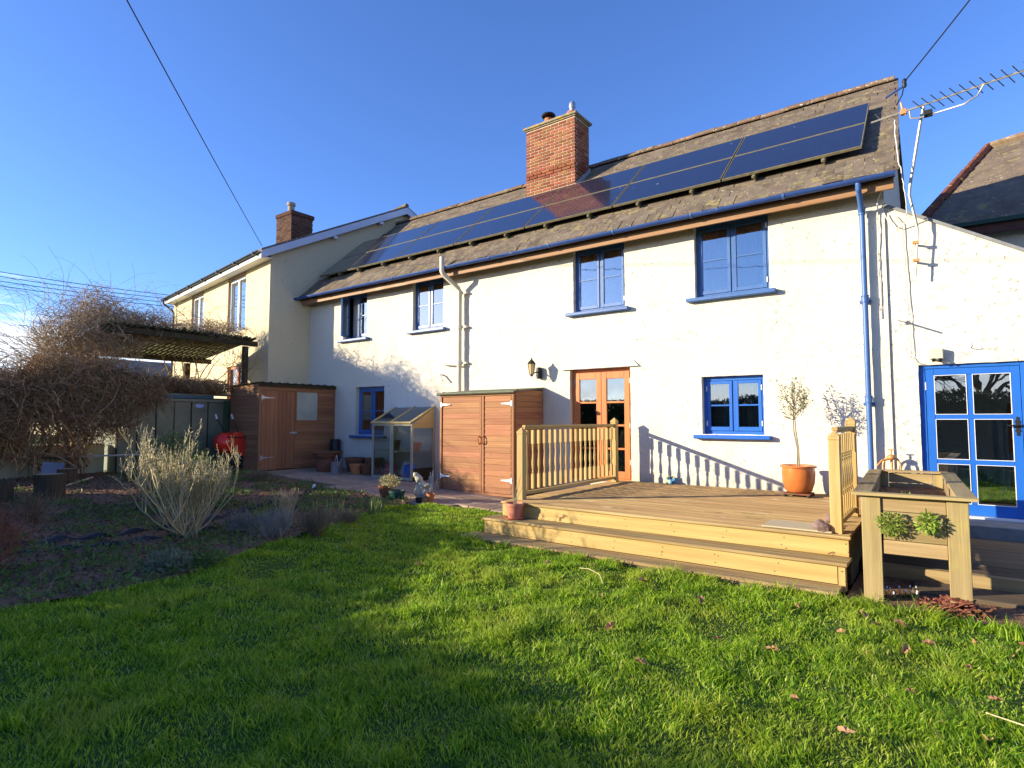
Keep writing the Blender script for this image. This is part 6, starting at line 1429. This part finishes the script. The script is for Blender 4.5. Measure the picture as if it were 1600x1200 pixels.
# ---- grass
def grassmat():
    m, t, b = newmat('lawn_grass'); n = t.nodes; l = t.links; b.inputs['Roughness'].default_value = .45; b.inputs['Specular IOR Level'].default_value = .35
    g = n.new('ShaderNodeNewGeometry'); tcn = n.new('ShaderNodeTexCoord')
    r = n.new('ShaderNodeValToRGB'); l.new(g.outputs['Random Per Island'], r.inputs[0]); r.color_ramp.elements[0].color = (.075,.20,.014,1); r.color_ramp.elements[1].color = (.62,.54,.24,1)
    r.color_ramp.elements[0].position = 0; r.color_ramp.elements[1].position = 1
    for p_, c_ in ((.45,(.25,.44,.024,1)), (.80,(.43,.58,.035,1)), (.94,(.50,.60,.07,1))): e_ = r.color_ramp.elements.new(p_); e_.color = c_
    q = n.new('ShaderNodeTexNoise'); q.inputs['Scale'].default_value = 1.3; q.inputs['Detail'].default_value = 4; l.new(tcn.outputs['Object'], q.inputs['Vector'])
    r2 = n.new('ShaderNodeValToRGB'); l.new(q.outputs['Fac'], r2.inputs[0]); r2.color_ramp.elements[0].position = .48; r2.color_ramp.elements[1].position = .75; r2.color_ramp.elements[1].color = (.55,.55,.55,1); r2.color_ramp.elements[0].color = (0,0,0,1)
    mx = n.new('ShaderNodeMixRGB'); l.new(r2.outputs[0], mx.inputs[0]); l.new(r.outputs[0], mx.inputs[1]); mx.inputs[2].default_value = (.48,.50,.07,1); l.new(mx.outputs[0], b.inputs['Base Color'])
    tr = n.new('ShaderNodeBsdfTranslucent'); l.new(mx.outputs[0], tr.inputs['Color']); ms = n.new('ShaderNodeMixShader'); ms.inputs[0].default_value = .55
    l.new(b.outputs[0], ms.inputs[1]); l.new(tr.outputs[0], ms.inputs[2]); l.new(ms.outputs[0], n['Material Output'].inputs['Surface']); return m
M_grass = grassmat()
R_ = np.random.default_rng(21)
P = scatter(LAWN, 2000000, R_); d = np.hypot(P[:,0], P[:,1]+9.5); n1 = vnoise(P, 4.5, 8); n2 = vnoise(P, 1.7, 9); n3 = vnoise(P, 11, 10)
ang2 = np.degrees(np.arctan2(-P[:,0], P[:,1]+9.5)); vis_ = (ang2 > -25) & (ang2 < 98) & (d > 1.1) & (P[:,1] > -10.3)
dens = np.clip(2.6/np.maximum(d, 1.6), .34, 1.0)*(.5+.7*n1)*(.6+.55*n3)
P = P[vis_ & (R_.random(len(P)) < dens*.85)]
def grass_blades(P, hs, R_, wmul=1.0):
    n = len(P); d = np.hypot(P[:,0], P[:,1]+9.5); z = np.array([zlawn(x, y) for x, y in P]) if n < 60000 else None
    if z is None:
        gx_ = np.arange(-8, 5, .1); gy_ = np.arange(-13, -1.5, .1); Z_ = np.array([[zlawn(x, y) for x in gx_] for y in gy_]); ix = np.clip(((P[:,0]+8)/.1), 0, len(gx_)-2); iy = np.clip(((P[:,1]+13)/.1), 0, len(gy_)-2)
        i0 = ix.astype(int); j0 = iy.astype(int); fx = ix-i0; fy = iy-j0; z = Z_[j0,i0]*(1-fx)*(1-fy)+Z_[j0,i0+1]*fx*(1-fy)+Z_[j0+1,i0]*(1-fx)*fy+Z_[j0+1,i0+1]*fx*fy
    a = R_.uniform(0, 2*PI, n); cl = vnoise(P, 5, 12)*2*PI*2; ldir = np.stack([np.cos(cl)*.7+R_.normal(0,.9,n), np.sin(cl)*.7+R_.normal(0,.9,n)], 1); ldir /= np.linalg.norm(ldir, axis=1)[:,None]
    w_ = (.0017+.00042*d)*R_.uniform(.7,1.3,n)*wmul; lean = R_.uniform(.25,1.15,n)*hs; Wv = np.stack([np.cos(a)*w_, np.sin(a)*w_, np.zeros(n)], 1)
    B = np.column_stack([P, z-.005]); L1 = np.column_stack([ldir*(lean*.28)[:,None], hs*.55]); L2 = np.column_stack([ldir*(lean*.85)[:,None], hs*.92])
    V = np.stack([B-Wv, B+Wv, B+L1+Wv*.85, B+L1-Wv*.85, B+L2+Wv*.1, B+L2-Wv*.1], 1).reshape(-1,3)
    i = np.arange(n)[:,None]*6; F = np.stack([i+np.array([[0,1,2,3]]), i+np.array([[3,2,4,5]])], 1).reshape(-1,4); return V, F
n1 = vnoise(P, 4.5, 8); n2 = vnoise(P, 1.7, 9)
hs_ = (.014+.044*n1**1.7+.012*n2)*R_.uniform(.55,1.35,len(P))
V, F = grass_blades(P, hs_, R_)
# longer tufts along the deck foot, trough and bed edge, hummocks in the open lawn
R2 = np.random.default_rng(31); TP = []
for (ax, ay, bx_, by_, nn2) in ((-4.9,-3.98,-.8,-4.0,46), (-.8,-4.02,.9,-4.05,34), (.2,-4.1,1.4,-4.5,26)):
    for _ in range(nn2): t_ = R2.random(); TP.append((ax+(bx_-ax)*t_, ay+(by_-ay)*t_-abs(R2.normal(0,.07)), R2.uniform(.05,.12)))
for (p, q) in zip(EDGE[:-1], EDGE[1:]):
    for _ in range(int(math.dist(p, q)*22)): t_ = R2.random(); TP.append((p[0]+(q[0]-p[0])*t_+R2.uniform(-.02,.1), p[1]+(q[1]-p[1])*t_, R2.uniform(.035,.075)))
for _ in range(420): TP.append((R2.uniform(-5.6,1.6), R2.uniform(-9.0,-4.1), R2.uniform(.045,.09)))
PP, HH = [], []
for x, y, h in TP:
    k = R2.integers(18, 46); PP.append(np.stack([R2.normal(x,.035,k), R2.normal(y,.035,k)], 1)); HH.append(h*R2.uniform(.5,1.3,k))
PP = np.concatenate(PP); HH = np.concatenate(HH); k = inpoly(PP, LAWN); PP, HH = PP[k], HH[k]
V2, F2 = grass_blades(PP, HH, R2, 1.1)
go = npmesh('grass', np.concatenate([V, V2]), np.concatenate([F, F2+len(V)]), M_grass); tag(go, 'short tufted green lawn grass', 'grass', kind='stuff')
print('blades', len(P)+len(PP))
def stalk(lb, pts): tag(obj('dry_stalk', MB().tube(pts, .0035, 5), M_straw, smooth=True), lb, 'stalk')
stalk('curved dry stalk lying in the grass below the steps', [(-2.95,-4.42,.05),(-2.8,-4.5,.08),(-2.62,-4.62,.08),(-2.5,-4.78,.05)])
stalk('long dry stalk lying in the grass at the right edge', [(.1,-5.72,.06),(.25,-5.85,.09),(.45,-5.95,.08),(.7,-6.1,.05)])

# ---- hedges and bare trees of the garden behind the camera and out to the left
def hedge(label, a, b, h, wd, n, seed, ragged=.25, fall=0):
    R_ = np.random.default_rng(seed); a, b = np.array(a, float), np.array(b, float); L_ = np.linalg.norm(b-a); dr = (b-a)/L_; nr_ = np.array([-dr[1], dr[0]])
    t = R_.random(n); q = R_.uniform(-.5,.5,n)*wd; top = h-fall*np.clip(1-t*2.2, 0, 1)+ragged*(vnoise(np.stack([t*L_, t*0], 1), .9, seed)-.5)*2+ragged*.5*(vnoise(np.stack([t*L_, t*0], 1), 3.5, seed+1)-.5)*2
    z = top*(R_.random(n)**.8); P = np.column_stack([a[0]+dr[0]*t*L_+nr_[0]*q, a[1]+dr[1]*t*L_+nr_[1]*q, z]); D = R_.normal(0,1,(n,3))
    root = thing('hedge', label, 'hedge', (float(a[0]), float(a[1]), 0)); lf_ = LF(); lf_.leaves(P-np.array([a[0],a[1],0]), D, R_.uniform(.07,.13,n), R_.uniform(.04,.08,n), R_); lf_.build('foliage', M_hedge, root)
    an = math.atan2(dr[1], dr[0]); obj('branches', MB().box((0,-wd*.22,0),(L_,wd*.22,h-ragged-.15-fall),0, Matrix.Rotation(an,4,'Z')), M_darkwood, root)
hedge('dark clipped hedge along the left side of the garden', (-13.0,-7.35), (-9.9,-13.7), 2.26, .6, 40000, 41, .07, .34)
hedge('dark clipped hedge across the end of the garden behind the lawn', (-10.3,-13.3), (5.0,-13.5), 2.34, .6, 70000, 42, .10)
def bare_tree(label, base, h, seed):
    R_ = np.random.default_rng(seed); tw = TW()
    def grow(p, d, L_, r, lev):
        n = 5; P = wander(p, d, n, L_/n, .11, -.02, R_); tw.stem(P, r, r*.68)
        if lev == 0: return
        for _ in range(3 if lev > 1 else 4):
            q = P[R_.integers(2, n+1)]; dd = (P[-1]-P[0])/np.linalg.norm(P[-1]-P[0])+R_.normal(0,.5,3); grow(q, dd, L_*R_.uniform(.6,.8), r*.6, lev-1)
    root = thing('bare_tree', label, 'tree', base); tw2 = TW(); tw2.stem(wander((0,0,0),(0,0,1),5,h*.06,.04,0,R_), h*.022, h*.017); tw2.build('trunk', M_bark, root)
    for _ in range(6): grow(np.array([0,0,h*.27]), np.array([R_.normal(0,.5), R_.normal(0,.5), 1.0]), h*.30, h*.012, 5)
    tw.build('crown', M_bark, root)
bare_tree('tall leafless tree behind the end hedge, opposite the blue door', (1.2,-23,0), 8.5, 51)
bare_tree('wide leafless tree behind the end hedge, left of the tallest', (-2.6,-25,0), 7.5, 52)
# distant low cottage beyond the pergola
dc = thing('distant_bungalow', 'distant low building with dark blue solar panel on its roof, glimpsed under the pergola', 'building', (-34,6,0))
obj('wall', MB().box((-3.2,-6.6,0),(3.2,5.2,3.3)), M_cream, dc); obj('roof', MB().prism([(-3.7,3.25),(0,4.6),(3.7,3.25)], -7.0, 5.6, 'y'), pm('brown_tiles', (.30,.2,.13), (.4,.28,.18), 3, .9), dc)
obj('solar_panel', MB().box((0,-.2,-.05),(1.6,1.4,.05),0, Matrix.Translation((.5,-1.4,4.5)) @ Matrix.Rotation(math.atan(1.35/3.7),4,'Y')), M_solar, dc)
obj('window', MB().box((3.19,-2.0,1.4),(3.26,-.6,2.6),.01), M_white_p, dc); obj('pane', MB().box((3.262,-1.9,1.5),(3.27,-.7,2.5)), M_glass, dc)
bm_ = MB()
R_ = np.random.default_rng(61); n = 26000; lf_ = LF(); t = R_.random(n); yy_ = -75+t*95; hh_ = 2.2+2.6*vnoise(np.stack([yy_, yy_*0], 1), .13, 5)+1.2*vnoise(np.stack([yy_, yy_*0], 1), .6, 6)
lf_.leaves(np.column_stack([-78+R_.uniform(-2,2,n), yy_, .8+hh_*R_.random(n)]), R_.normal(0,1,(n,3)), .55, .35, R_); tag(lf_.build('distant_treeline', M_hedge), 'dark distant line of trees and hedges on the horizon at far left', 'trees', kind='stuff')
